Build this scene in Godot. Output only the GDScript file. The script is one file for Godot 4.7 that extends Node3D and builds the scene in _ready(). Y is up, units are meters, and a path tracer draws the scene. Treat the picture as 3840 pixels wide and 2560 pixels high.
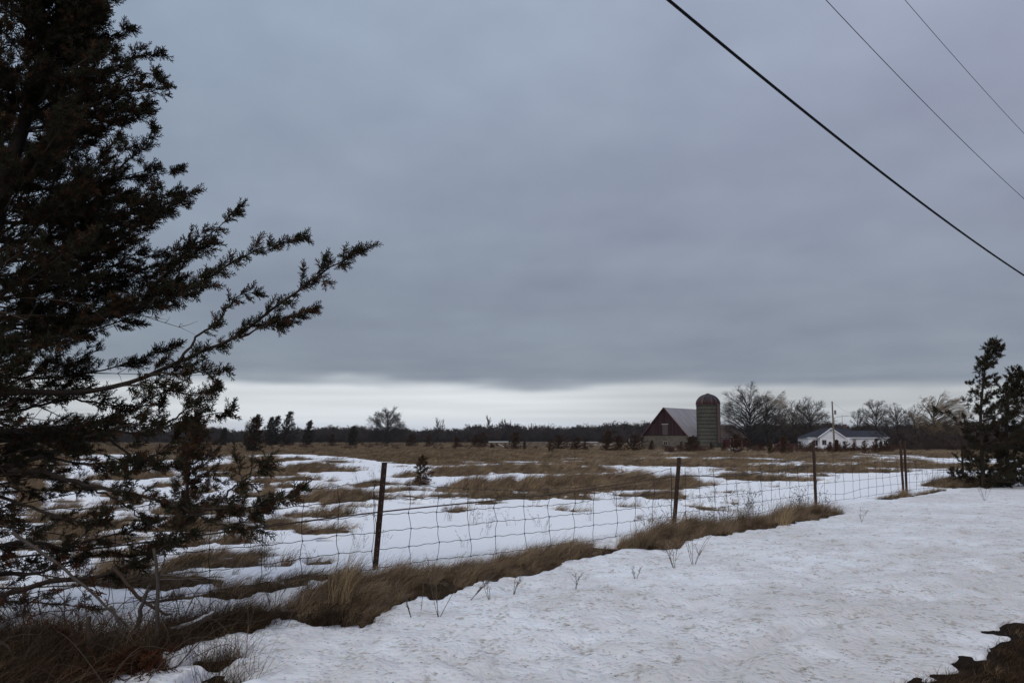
extends Node3D
# A snowy field behind a wire fence on an overcast winter day: old cedars, a barn with a silo, a white farmhouse.
# y is up, the camera looks along -z, metres. "Along the road" is the direction (0.707, 0, -0.707).

const UPV := Vector3.UP
const ROAD := Vector3(0.70711, 0.0, -0.70711)
const ACROSS := Vector3(0.70711, 0.0, 0.70711)


class Geo:
	var v := PackedVector3Array()
	var n := PackedVector3Array()
	var c := PackedColorArray()
	var uv := PackedVector2Array()
	var i := PackedInt32Array()

	func tri(a: Vector3, b: Vector3, d: Vector3) -> void:
		var s := v.size()
		v.append(a); v.append(b); v.append(d)
		i.append(s); i.append(s + 1); i.append(s + 2)

	func quad(a: Vector3, b: Vector3, d: Vector3, e: Vector3) -> void:   # clockwise from the front
		var s := v.size()
		v.append(a); v.append(b); v.append(d); v.append(e)
		i.append(s); i.append(s + 1); i.append(s + 2)
		i.append(s); i.append(s + 2); i.append(s + 3)

	func box(t: Transform3D, lo: Vector3, hi: Vector3) -> void:
		var p := []
		for k in 8:
			p.append(t * Vector3(hi.x if k & 1 else lo.x, hi.y if k & 2 else lo.y, hi.z if k & 4 else lo.z))
		quad(p[4], p[6], p[7], p[5])
		quad(p[1], p[3], p[2], p[0])
		quad(p[5], p[7], p[3], p[1])
		quad(p[0], p[2], p[6], p[4])
		quad(p[2], p[3], p[7], p[6])
		quad(p[4], p[5], p[1], p[0])

	func tube(p: PackedVector3Array, r: PackedFloat32Array, sides: int, cap := true) -> void:   # smooth round tube; do not mix with flat shapes
		var s := v.size()
		var m := p.size()
		var ref := Vector3(0.31, 0.9, 0.27).normalized()
		if absf((p[m - 1] - p[0]).normalized().dot(ref)) > 0.85:
			ref = Vector3(0.94, -0.1, 0.33).normalized()
		var len := 0.0
		for k in m:
			var t := (p[mini(k + 1, m - 1)] - p[maxi(k - 1, 0)]).normalized()
			var a := t.cross(ref).normalized()
			var b := t.cross(a)
			if k > 0:
				len += p[k].distance_to(p[k - 1])
			for j in sides + 1:
				var g := TAU * j / sides
				var o := a * cos(g) + b * sin(g)
				v.append(p[k] + o * r[k])
				n.append(o)
				uv.append(Vector2(float(j) / sides, len))
		for k in m - 1:
			for j in sides:
				var q := s + k * (sides + 1) + j
				i.append(q); i.append(q + sides + 1); i.append(q + 1)
				i.append(q + 1); i.append(q + sides + 1); i.append(q + sides + 2)
		if cap:
			for e in [0, m - 1]:
				var dir := (p[1] - p[0]).normalized() * -1.0 if e == 0 else (p[m - 1] - p[m - 2]).normalized()
				var q := v.size()
				v.append(p[e]); n.append(dir); uv.append(Vector2(0.5, 0))
				for j in sides + 1:
					v.append(v[s + e * (sides + 1) + j]); n.append(dir); uv.append(Vector2(0.5, 0))
				for j in sides:
					i.append(q)
					if e == 0:
						i.append(q + 1 + j); i.append(q + 2 + j)
					else:
						i.append(q + 2 + j); i.append(q + 1 + j)

	func mesh(mat: Material) -> ArrayMesh:
		var a := []
		a.resize(Mesh.ARRAY_MAX)
		a[Mesh.ARRAY_VERTEX] = v
		if n.size() == v.size(): a[Mesh.ARRAY_NORMAL] = n
		if c.size() == v.size(): a[Mesh.ARRAY_COLOR] = c
		if uv.size() == v.size(): a[Mesh.ARRAY_TEX_UV] = uv
		a[Mesh.ARRAY_INDEX] = i
		var m := ArrayMesh.new()
		m.add_surface_from_arrays(Mesh.PRIMITIVE_TRIANGLES, a)
		m.surface_set_material(0, mat)
		return m


var rng := RandomNumberGenerator.new()
var taken := {}
var mats := {}


func rnd(a := 0.0, b := 1.0) -> float:
	return rng.randf_range(a, b)


func numbered(called: String) -> String:
	taken[called] = taken.get(called, -1) + 1
	return called if taken[called] == 0 else "%s_%03d" % [called, taken[called]]


func tag(o: Node3D, label := "", category := "", group := "", kind := "") -> Node3D:
	if label: o.set_meta("label", label)
	if category: o.set_meta("category", category)
	if group: o.set_meta("group", group)
	if kind: o.set_meta("kind", kind)
	return o


func thing(called: String, label: String, category: String, at := Vector3.ZERO, turn := 0.0, group := "") -> Node3D:
	var o := Node3D.new()
	o.name = numbered(called)
	add_child(o, true)
	o.position = at
	o.rotation.y = turn
	tag(o, label, category, group)
	return o


func part(called: String, m: Mesh, parent: Node, at := Transform3D.IDENTITY) -> MeshInstance3D:
	var o := MeshInstance3D.new()
	if parent == self:
		o.name = numbered(called)
	else:
		var k := 0
		o.name = called
		while parent.has_node(NodePath(o.name)):
			k += 1
			o.name = "%s_%03d" % [called, k]
	o.mesh = m
	o.transform = at
	parent.add_child(o, true)
	return o


func many(called: String, m: Mesh, where: Array, tints: Array, parent: Node) -> MultiMeshInstance3D:
	var mm := MultiMesh.new()
	mm.transform_format = MultiMesh.TRANSFORM_3D
	mm.use_colors = tints.size() > 0
	mm.mesh = m
	mm.instance_count = where.size()
	for k in where.size():
		mm.set_instance_transform(k, where[k])
		if tints.size() > 0:
			mm.set_instance_color(k, tints[k])
	var o := MultiMeshInstance3D.new()
	var k := 0
	o.name = called
	while parent.has_node(NodePath(o.name)):
		k += 1
		o.name = "%s_%03d" % [called, k]
	o.multimesh = mm
	parent.add_child(o, true)
	o.set_meta("kind", "stuff")
	return o


func mass(called: String, label: String, category: String) -> Node3D:      # what nobody could count: one object
	var o := thing(called, label, category)
	o.set_meta("kind", "stuff")
	return o


func lin(r: float, g: float, b: float) -> Color:
	return Color(r, g, b).linear_to_srgb()


func plain(r: float, g: float, b: float, rough := 0.9) -> StandardMaterial3D:
	var m := StandardMaterial3D.new()
	m.albedo_color = lin(r, g, b)
	m.roughness = rough
	m.metallic_specular = 0.3
	return m


func tinted(rough := 0.95) -> StandardMaterial3D:      # the colour comes from vertices or copies
	var m := plain(1, 1, 1, rough)
	m.vertex_color_use_as_albedo = true
	m.metallic_specular = 0.2
	return m


func noise(seed_: int, freq: float, octaves := 3) -> FastNoiseLite:
	var f := FastNoiseLite.new()
	f.seed = seed_
	f.noise_type = FastNoiseLite.TYPE_SIMPLEX_SMOOTH
	f.frequency = freq
	f.fractal_type = FastNoiseLite.FRACTAL_FBM if octaves > 1 else FastNoiseLite.FRACTAL_NONE
	f.fractal_octaves = octaves
	return f


func aimed(dir: Vector3, roll := 0.0) -> Basis:         # a basis whose y runs along dir
	var y := dir.normalized()
	var ref := Vector3.RIGHT if absf(y.x) < 0.9 else Vector3.BACK
	var x := y.cross(ref).normalized()
	var z := x.cross(y)
	return Basis(x, y, z) * Basis(Vector3.UP, roll)


func curve(points: Array, steps: int) -> PackedVector3Array:   # a smooth line through the points
	var out := PackedVector3Array()
	var m := points.size()
	for k in steps + 1:
		var u := float(k) / steps * (m - 1)
		var j := mini(int(u), m - 2)
		var a: Vector3 = points[maxi(j - 1, 0)]
		var b: Vector3 = points[j]
		var d: Vector3 = points[j + 1]
		var e: Vector3 = points[mini(j + 2, m - 1)]
		out.append(b.cubic_interpolate(d, a, e, u - j))
	return out


func taper(m: int, r0: float, r1: float, power := 1.0) -> PackedFloat32Array:
	var out := PackedFloat32Array()
	for k in m:
		out.append(lerpf(r0, r1, pow(float(k) / maxi(m - 1, 1), power)))
	return out


func table(t: float, rows: Array) -> float:             # rows of [t, value], straight lines between
	if t <= rows[0][0]: return rows[0][1]
	for k in range(1, rows.size()):
		if t < rows[k][0]:
			return lerpf(rows[k - 1][1], rows[k][1], (t - rows[k - 1][0]) / (rows[k][0] - rows[k - 1][0]))
	return rows[-1][1]


func _ready() -> void:
	rng.seed = 20240217
	_camera()
	_sky()
	_textures()
	_ground()
	_grass()
	_fence()
	_wood()
	_buildings()
	_bare_trees()
	_cedars()
	_big_cedar()
	_wires()
	_thicket()
	_weeds()
	_far_things()


func _camera() -> void:
	var cam := Camera3D.new()
	cam.name = "camera"
	cam.position = Vector3(0, 1.7, 0)
	cam.rotation.x = atan(360.0 / 3100.0)
	cam.fov = rad_to_deg(2.0 * atan(1280.0 / 3100.0))
	cam.near = 0.05
	cam.far = 4000.0
	cam.current = true
	add_child(cam)


func _sky() -> void:
	var env := Environment.new()
	env.background_mode = Environment.BG_SKY
	env.tonemap_mode = Environment.TONE_MAPPER_LINEAR
	env.tonemap_exposure = 1.0
	env.fog_enabled = true
	env.fog_density = 0.0001
	env.fog_light_color = Color(0.80, 0.84, 0.90)
	env.sdfgi_enabled = true
	env.ssao_enabled = true
	env.ssil_enabled = true
	var sky := Sky.new()
	var pm := PanoramaSkyMaterial.new()
	pm.panorama = ImageTexture.create_from_image(_sky_image())
	sky.sky_material = pm
	env.sky = sky
	var we := WorldEnvironment.new()
	we.name = "overcast_sky"
	we.environment = env
	add_child(we)
	var sun := DirectionalLight3D.new()
	sun.name = "sun_behind_clouds"
	sun.light_energy = 0.36
	sun.light_color = Color(1.0, 0.97, 0.93)
	sun.light_angular_distance = 40.0
	sun.shadow_enabled = true
	sun.rotation_degrees = Vector3(-42, -28, 0)
	add_child(sun)


func _sky_image() -> Image:
	var w := 2048
	var h := 1024
	var img := Image.create(w, h, false, Image.FORMAT_RGBF)
	var streak := noise(5, 0.35, 4)
	var fine := noise(9, 1.6, 3)
	var soft := noise(41, 1.0, 4)
	var edge_noise := noise(21, 1.1, 3)
	var band := noise(33, 1.0, 3)
	img.fill_rect(Rect2i(0, h / 2, w, h / 2), Color(0.42, 0.42, 0.43))
	# brightness of the cloud deck with height above the horizon, in degrees
	var deck_r := [[0, 0.245], [5, 0.250], [8, 0.250], [13.5, 0.265], [20, 0.285], [28, 0.318], [45, 0.42], [65, 0.52], [90, 0.56]]
	var deck_g := [[0, 0.292], [5, 0.298], [8, 0.300], [13.5, 0.318], [20, 0.342], [28, 0.385], [45, 0.49], [65, 0.59], [90, 0.63]]
	var deck_b := [[0, 0.345], [5, 0.355], [8, 0.365], [13.5, 0.398], [20, 0.435], [28, 0.492], [45, 0.60], [65, 0.70], [90, 0.74]]
	for y in h / 2:
		var e := 90.0 - (y + 0.5) * 180.0 / h
		var er := deg_to_rad(e)
		var ce := cos(er)
		var se := sin(er)
		var dr := table(e, deck_r)
		var dg := table(e, deck_g)
		var db := table(e, deck_b)
		for x in w:
			var az := wrapf((x + 0.5) / w * 360.0, -180.0, 180.0)
			var azr := deg_to_rad(az)
			var k := 1.0 / (se + 0.06)
			var px := sin(azr) * ce * k
			var pz := cos(azr) * ce * k
			var s := streak.get_noise_2d(px, pz * 1.3) * 0.12 + fine.get_noise_2d(px, pz) * 0.045 + soft.get_noise_3d(sin(azr) * ce * 8.0, se * 14.0, cos(azr) * ce * 8.0) * 0.07
			var warm := clampf(az / 60.0, -0.6, 0.6) * clampf(e / 20.0, 0.2, 1.0)
			var r := dr * (1.012 + s + 0.07 * warm)
			var g := dg * (0.985 + s - 0.03 * warm)
			var b := db * (1.0 + s * 0.8)
			if e < 9.0:
				var ex := cos(azr) * 2.2
				var ey := sin(azr) * 2.2
				var edge := 3.55 + 0.5 * edge_noise.get_noise_2d(ex, ey) + 0.55 * streak.get_noise_2d(az * 0.22, e * 1.6) - 0.2 * clampf(az / 30.0, -1.0, 1.0)
				var open := 1.0 - smoothstep(edge - 0.4, edge + 0.65, e)
				var thin := (1.0 - smoothstep(edge + 0.2, edge + 1.9, e)) * 0.22 * clampf(0.5 + band.get_noise_2d(ex * 1.5, e * 1.2), 0.0, 1.0)
				var glow := 0.52 + 0.22 * (1.0 - smoothstep(5.0, 26.0, absf(az + 8.0)))
				glow *= 1.0 + 0.2 * band.get_noise_3d(ex, ey, e * 2.3)
				var low := 1.0 - 0.13 * (1.0 - smoothstep(0.3, 1.6, e))
				var f := clampf(open + thin, 0.0, 1.0)
				r = lerpf(r, glow * 0.95 * low, f)
				g = lerpf(g, glow * low * 1.005, f)
				b = lerpf(b, glow * 1.05 * lerpf(low, 1.0, 0.5), f)
			img.set_pixel(x, y, Color(r, g, b))
	return img


func _textures() -> void:
	# old snow: soft grey mottling and specks of dirt, 3 m a side
	var n1 := noise(101, 0.012, 4).get_seamless_image(1024, 1024, false, false, 0.2)
	var n2 := noise(102, 0.05, 3).get_seamless_image(1024, 1024, false, false, 0.2)
	var a := n1.get_data()
	var b := n2.get_data()
	var data := PackedByteArray()
	data.resize(1024 * 1024 * 3)
	var bump := PackedByteArray()
	bump.resize(1024 * 1024)
	for k in 1024 * 1024:
		var f: float = (a[k] * 0.45 + b[k] * 0.55) / 255.0
		var d := clampf((0.44 - f) * 3.4, 0.0, 1.0)
		data[k * 3] = int(250 - d * 78)
		data[k * 3 + 1] = int(250 - d * 86)
		data[k * 3 + 2] = int(250 - d * 100)
		bump[k] = int(clampf(f * 1.6 - 0.3, 0.0, 1.0) * 255.0)
	for k in 9500:
		var x := rng.randi_range(1, 1018)
		var y := rng.randi_range(1, 1018)
		var q := (y * 1024 + x)
		if (a[q] * 0.45 + b[q] * 0.55) / 255.0 > rnd(0.3, 0.58): continue
		for dy in rng.randi_range(1, 3):
			for dx in rng.randi_range(1, 4):
				var o := (q + dy * 1024 + dx) * 3
				var dark := rnd(0.25, 0.7)
				data[o] = int(data[o] * dark)
				data[o + 1] = int(data[o + 1] * dark * 0.92)
				data[o + 2] = int(data[o + 2] * dark * 0.85)
	var tex := ImageTexture.create_from_image(Image.create_from_data(1024, 1024, false, Image.FORMAT_RGB8, data))
	var tall := ImageTexture.create_from_image(Image.create_from_data(1024, 1024, false, Image.FORMAT_L8, bump))
	var m := tinted(0.75)
	m.albedo_texture = tex
	m.heightmap_enabled = true
	m.heightmap_texture = tall
	m.heightmap_scale = 2.3
	m.uv1_triplanar = true
	m.uv1_world_triplanar = true
	m.uv1_scale = Vector3(0.25, 0.25, 0.25)
	m.subsurf_scatter_enabled = true
	m.subsurf_scatter_strength = 0.15
	mats["old_snow"] = m
	# clean wind-packed snow of the field
	var f := tinted(0.7)
	f.heightmap_enabled = true
	f.heightmap_texture = tall
	f.heightmap_scale = 1.2
	f.uv1_triplanar = true
	f.uv1_world_triplanar = true
	f.uv1_scale = Vector3(0.21, 0.21, 0.34)
	mats["field_snow"] = f
	# matted dead grass and soil
	var straw := Image.create(512, 512, false, Image.FORMAT_RGB8)
	straw.fill(Color8(128, 128, 128))
	for k in 9000:
		var x := rnd(0, 512)
		var y := rnd(0, 512)
		var ang := rnd(-0.7, 0.7)
		var l := rng.randi_range(8, 40)
		var g := rnd(0.25, 1.0)
		var col := Color(g, g * rnd(0.9, 1.0), g * rnd(0.8, 0.95))
		for q in l:
			straw.set_pixel(posmod(int(x + cos(ang) * q), 512), posmod(int(y + sin(ang) * q), 512), col)
	var e := tinted(1.0)
	e.albedo_texture = ImageTexture.create_from_image(straw)
	e.uv1_triplanar = true
	e.uv1_world_triplanar = true
	e.uv1_scale = Vector3(1.1, 1.1, 1.1)
	mats["straw"] = e
	# bark
	var bark := NoiseTexture2D.new()
	bark.width = 256
	bark.height = 256
	bark.seamless = true
	bark.noise = noise(77, 0.03, 4)
	var k1 := plain(0.042, 0.032, 0.026, 1.0)
	k1.heightmap_enabled = true
	k1.heightmap_texture = bark
	k1.heightmap_scale = 1.0
	k1.uv1_triplanar = true
	k1.uv1_scale = Vector3(9, 2.0, 9)
	mats["bark"] = k1
	mats["grey_wood"] = plain(0.075, 0.062, 0.054, 1.0)
	mats["twig"] = plain(0.06, 0.043, 0.032, 1.0)
	mats["grass"] = tinted(1.0)
	mats["grass"].backlight_enabled = true
	mats["grass"].backlight = Color(0.25, 0.25, 0.25)


# ---- the ground -------------------------------------------------------------------------------------------------------
# Where dead grass stands clear of the snow: x, z, half-width, half-depth and height of each tussock or bank
const TUSSOCKS := [
	-4.8, -22.4, 1.16, 1.21, 0.32, -10.3, -41.2, 2.29, 2.2, 0.35, -10.3, -36.6, 0.86, 1.38, 0.25, -8.2, -32.6, 0.74, 1.1, 0.25, -9.3, -31.4, 0.71, 1.1, 0.2, -4.9, -28.5, 0.35, 0.83, 0.25,
	-4.5, -35.9, 0.47, 1.38, 0.3, -3.3, -29.8, 0.36, 0.83, 0.3, -2.5, -37.8, 1.35, 2.2, 0.35, -0, -44.6, 3.95, 2.2, 0.3, -2.9, -26, 0.27, 0.55, 0.2, -2.9, -23.5, 0.32, 0.55, 0.15,
	-2.6, -22.1, 0.15, 0.33, 0.1, -2.4, -21.2, 0.29, 0.28, 0.06, -1.2, -19.2, 0.26, 0.55, 0.22, -0.7, -21.5, 0.37, 0.55, 0.2, -0.4, -23.2, 0.25, 0.55, 0.2, -1, -26.2, 1.23, 1.65, 0.35,
	-4.8, -18.1, 0.22, 0.44, 0.12, -4.6, -18.7, 0.18, 0.33, 0.1, -4, -17.8, 0.5, 0.66, 0.3, -4.7, -19.8, 0.24, 0.33, 0.08, -3.8, -20.2, 0.2, 0.44, 0.2, -3.4, -20, 0.15, 0.28, 0.07,
	-4.2, -15.7, 0.37, 0.5, 0.28, -3.3, -15, 0.39, 0.5, 0.25, -3, -13.7, 0.15, 0.22, 0.1, -4.3, -13.5, 0.15, 0.33, 0.2, -16.5, -63, 1.23, 2.75, 0.25, -17.5, -58.1, 1.42, 2.75, 0.25,
	-8.5, -45.8, 0.22, 1.1, 0.15, 1.4, -28, 2.5, 2.75, 0.4, 3.9, -29.3, 1.95, 2.75, 0.35, 0.1, -23.2, 0.7, 0.83, 0.25, 3.1, -35.2, 0.63, 1.1, 0.25, 4.6, -32, 0.68, 1.65, 0.4,
	5.9, -30, 0.97, 1.38, 0.3, 1.7, -41.9, 3.4, 3.3, 0.3, 9.4, -52.5, 4.77, 3.3, 0.35, 1.8, -22.8, 0.5, 0.5, 0.2, 1.4, -18.9, 0.29, 0.44, 0.22, 2.8, -19.9, 0.23, 0.44, 0.25,
	3.8, -23.9, 0.25, 0.55, 0.3, 3, -22.4, 0.15, 0.33, 0.1, 3.2, -23.4, 0.15, 0.33, 0.1, 0.6, -20.1, 0.15, 0.28, 0.12, 1, -19.4, 0.15, 0.28, 0.1, 6.2, -29.2, 0.47, 1.1, 0.3,
	15.2, -42, 3.92, 2.75, 0.4, 9.3, -34.2, 0.94, 1.38, 0.3, 10.4, -32.6, 1.48, 1.1, 0.3, 13.4, -36.3, 0.53, 0.83, 0.2, 22.2, -48, 1.56, 2.2, 0.3, 15.2, -35.3, 0.17, 0.44, 0.1,
	8.8, -28.1, 0.21, 0.39, 0.15, 7.1, -25.6, 0.15, 0.33, 0.18, 6.5, -24.9, 0.15, 0.33, 0.12, 11.4, -30.5, 0.15, 0.33, 0.1, -15.7, -34.3, 1.34, 1.93, 0.35, -19.9, -34.1, 0.94, 1.65, 0.35,
	-14.6, -43.3, 1.41, 2.2, 0.3, -11.9, -35.7, 1.04, 1.1, 0.25, -17, -28.3, 0.28, 0.83, 0.3, -16.2, -29.6, 0.22, 0.44, 0.12, -10.6, -20.2, 0.28, 0.55, 0.25, -11.6, -21.7, 0.49, 0.44, 0.12,
	-11.2, -23.9, 0.47, 0.88, 0.3, -9.8, -21.2, 0.52, 0.55, 0.22, -7.6, -18.8, 0.34, 0.66, 0.35, -9.2, -20.4, 0.17, 0.33, 0.1, -7.6, -16.8, 0.41, 0.5, 0.18, -9.9, -18, 0.18, 0.44, 0.15,
	-6, -15.7, 0.72, 0.77, 0.22, -6.3, -15.2, 0.42, 0.44, 0.2, -5, -13.3, 0.3, 0.5, 0.3, -4.3, -13.3, 0.15, 0.39, 0.25, -4.4, -12.1, 0.15, 0.28, 0.15, -3, -11, 0.15, 0.33, 0.2,
	-2.6, -11.3, 0.15, 0.28, 0.18, -2.5, -11.1, 0.15, 0.22, 0.12, -3.7, -10.8, 0.15, 0.28, 0.2, -4.9, -10.8, 0.28, 0.5, 0.2, -4.3, -10.3, 0.23, 0.44, 0.25, -3.7, -9.7, 0.36, 0.44, 0.22,
	-3, -9.4, 0.23, 0.44, 0.25, -2.4, -10, 0.29, 0.39, 0.2, -25.8, -54, 0.79, 2.75, 0.25, -36, -64.3, 3.45, 3.3, 0.25, -27.6, -66.5, 3.02, 3.85, 0.3, 22.5, -72.7, 1.42, 4.4, 0.3,
	-4.5, -20.8, 0.2, 0.44, 0.2,
	# extra strips
	-3.5, -8.7, 0.21, 0.28, 0.18, -3.2, -9, 0.31, 0.28, 0.2, -2.7, -9.4, 0.35, 0.28, 0.2, -2.2, -10, 0.41, 0.28, 0.2, -5.4, -11.9, 0.25, 0.28, 0.15, -4.6, -11.6, 0.23, 0.28, 0.15, -7.4, -15, 0.29, 0.44, 0.2, -7.5, -14, 0.41, 0.44, 0.2, -6.1, -13.9, 0.18, 0.33, 0.15, -7.1, -23.1, 0.41, 0.66, 0.25, -9.4, -25.2, 0.41, 0.83, 0.25, -11.7, -28.3, 0.55, 0.83, 0.25, -13.8, -26.5, 0.78, 0.99, 0.3, -7.4, -27.7, 0.49, 0.83, 0.25, -15.4, -46.8, 1.06, 2.2, 0.3, -11.9, -50.5, 0.98, 1.65, 0.25,
]
const FRONT := [[1.5, -5.9], [2.4, -6.1], [3.08, -6.69], [3.42, -6.54], [3.91, -6.85], [4.12, -6.4], [4.29, -6.15], [4.57, -6.33], [5.0, -6.64], [5.43, -6.85], [5.56, -6.6], [6.15, -6.93], [6.62, -6.97], [7.21, -6.9], [8.22, -7.3], [9.13, -7.36], [9.9, -7.6], [10.28, -7.1], [11.56, -7.4], [13.33, -7.6], [14.02, -7.52], [15.62, -7.73], [16.88, -7.72], [18.11, -7.9], [19.0, -8.3], [22.4, -8.6], [23.64, -8.5], [26.3, -8.7], [28.3, -8.9], [30.0, -8.6]]
const DEEP := [[1.5, 0.7], [3.0, 0.8], [4.0, 0.8], [4.4, 1.35], [5.6, 1.4], [6.4, 1.25], [8.0, 1.05], [9.6, 0.95], [9.93, 0.1], [10.3, 0.95], [12.0, 0.9], [18.0, 0.75], [18.5, -0.6], [22.0, -0.6], [22.6, 0.5], [24.6, 0.45], [24.9, 0.05], [25.4, 0.3], [27.5, 0.35], [28.4, -0.5], [29.6, 1.6], [33.0, 1.6], [35.0, -0.5]]
const TALL := [[1.5, 0.05], [3.5, 0.07], [4.4, 0.17], [5.6, 0.19], [6.3, 0.15], [7.0, 0.09], [9.0, 0.15], [9.95, 0.05], [10.5, 0.12], [12.0, 0.18], [14.0, 0.10], [17.0, 0.2], [18.3, 0.15], [22.0, 0.06], [24.0, 0.12], [28.0, 0.08], [30.0, 0.2]]

var clumps := noise(15, 1.5, 2)
var roll := noise(1, 0.16, 3)
var ragged := noise(2, 1.1, 3)
var lumps := noise(3, 4.2, 3)
var drift := noise(4, 1.0, 4)
var cups := noise(6, 5.5, 2)
var g_base := 0.0      # what shape() last found: the soil's height, the mound on it, and how far the place is inside bare grass (> 0)
var g_mound := 0.0
var g_in := 0.0
var g_t := 0.0
var g_s := 0.0


func fall(d: float) -> float:
	return -0.7 * smoothstep(40.0, 170.0, d)


func shape(x: float, z: float, near: PackedInt32Array) -> void:
	var d := sqrt(x * x + z * z)
	g_t = (x - z) * 0.70711
	g_s = (x + z) * 0.70711
	g_base = fall(-z) + 0.045 * roll.get_noise_2d(x, z) * minf(1.0, d * 0.2)
	g_mound = 0.0
	g_in = -1.0
	var rag := ragged.get_noise_2d(x, z * 0.7)
	for k in near:
		var dx: float = (x - TUSSOCKS[k]) / (TUSSOCKS[k + 2] * 1.1)
		var dz: float = (z - TUSSOCKS[k + 1]) / TUSSOCKS[k + 3]
		var q := dx * dx + dz * dz
		if q < 2.6:
			var inside := 1.0 - sqrt(q) + 0.6 * rag
			if inside > g_in: g_in = inside
			if inside > 0.0:
				g_mound = maxf(g_mound, minf(TUSSOCKS[k + 4] * 0.7, 0.28 * TUSSOCKS[k + 2]) * smoothstep(0.0, 0.9, inside))
	if g_s < -9.4 and z < -9.0:
		var a := x / -z
		# broad drifts of bare grass, longer across the wind the farther off they lie
		var stretch := clampf(-z / 40.0, 0.5, 3.2)
		var f := drift.get_noise_2d(x * 0.075 + 7.0, z * 0.06) * 1.05 + 0.8 * ragged.get_noise_2d(x * 0.26, z * 0.24) + 0.25 * rag
		var left := smoothstep(-0.12, -0.34, a)
		if left > 0.0:      # on the left the grass stands in many small tussocks
			f = lerpf(f, 1.15 * ragged.get_noise_2d(x * 0.2 / stretch, z * 0.6 / stretch) + 0.35 * rag, left * (1.0 - smoothstep(60.0, 100.0, -z)))
		var bias := -0.9
		if a < 0.07:
			var edge := 49.0
			if a < -0.09: edge = lerpf(49.0, 56.0, clampf((-0.09 - a) / 0.066, 0.0, 1.0))
			if a < -0.156: edge = lerpf(56.0, 112.0, clampf((-0.156 - a) / 0.154, 0.0, 1.0))
			bias = lerpf(-0.75, 0.42, smoothstep(edge - 3.0, edge + 5.0, -z))
			bias = lerpf(bias, maxf(bias, lerpf(-0.30, -0.04, smoothstep(14.0, 45.0, -z))), smoothstep(-0.12, -0.36, a))
		else:
			bias = lerpf(-0.75, -0.02, smoothstep(34.0, 50.0, -z))
			bias = lerpf(bias, 0.12, smoothstep(120.0, 200.0, -z))
		if a > 0.07 and a < 0.2:
			bias = lerpf(0.3, bias, (a - 0.07) / 0.13) if -z > 49.0 else bias
		var inside := (f + bias) * 2.2
		if inside > g_in: g_in = inside
		if inside > 0.0: g_mound = maxf(g_mound, minf(clampf(-z * 0.006, 0.06, 0.2), inside * 0.12))
	if g_t > 1.2 and g_t < 36.0 and g_s > -11.5 and g_s < -5.5:
		var front := table(g_t, FRONT) + 0.16 * rag + 0.07 * lumps.get_noise_2d(x, z)
		var deep := table(g_t, DEEP)
		var tall := table(g_t, TALL)
		var u := front - g_s
		var inside := minf(u / 0.16, (deep - u + 0.25 * rag) / 0.3)
		inside = minf(inside, 1.0)
		if inside > g_in: g_in = inside
		if inside > 0.0:
			g_mound = maxf(g_mound, tall * pow(sin(PI * clampf(u / maxf(deep, 0.1), 0.02, 0.98)), 0.7) * (0.8 + 0.5 * rag))
	if g_s > -3.5:
		g_in = maxf(g_in, (g_s + 2.03 + 0.22 * rag + 0.14 * lumps.get_noise_2d(x * 0.7, z * 0.7)) / 0.8)
	if x < -1.5 and x > -9.0 and z < -3.0 and z > -9.0:      # the brush under the old cedar
		var dx := (x + 4.6) / 2.2
		var dz := (z + 6.1) / 1.05
		var inside := (1.0 - sqrt(dx * dx + dz * dz)) * 2.5 + 0.9 * rag
		if inside > g_in: g_in = inside
		if inside > 0.0: g_mound = maxf(g_mound, 0.10 * minf(1.0, inside))


func close_to(r: float) -> PackedInt32Array:
	var out := PackedInt32Array()
	for k in range(0, TUSSOCKS.size(), 5):
		var q := sqrt(TUSSOCKS[k] * TUSSOCKS[k] + TUSSOCKS[k + 1] * TUSSOCKS[k + 1])
		if absf(q - r) < maxf(TUSSOCKS[k + 2], TUSSOCKS[k + 3]) * 1.8 + 0.1:
			out.append(k)
	return out


func ground_at(x: float, z: float) -> float:              # the visible top: soil, mound or snow
	shape(x, z, close_to(sqrt(x * x + z * z)))
	return maxf(g_base + g_mound, g_base + snow_over())


func snow_over() -> float:
	return 0.09 * (1.0 - 0.75 * smoothstep(-3.6, -2.2, g_s)) - 0.42 * smoothstep(-0.3, 0.2, g_in)


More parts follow.
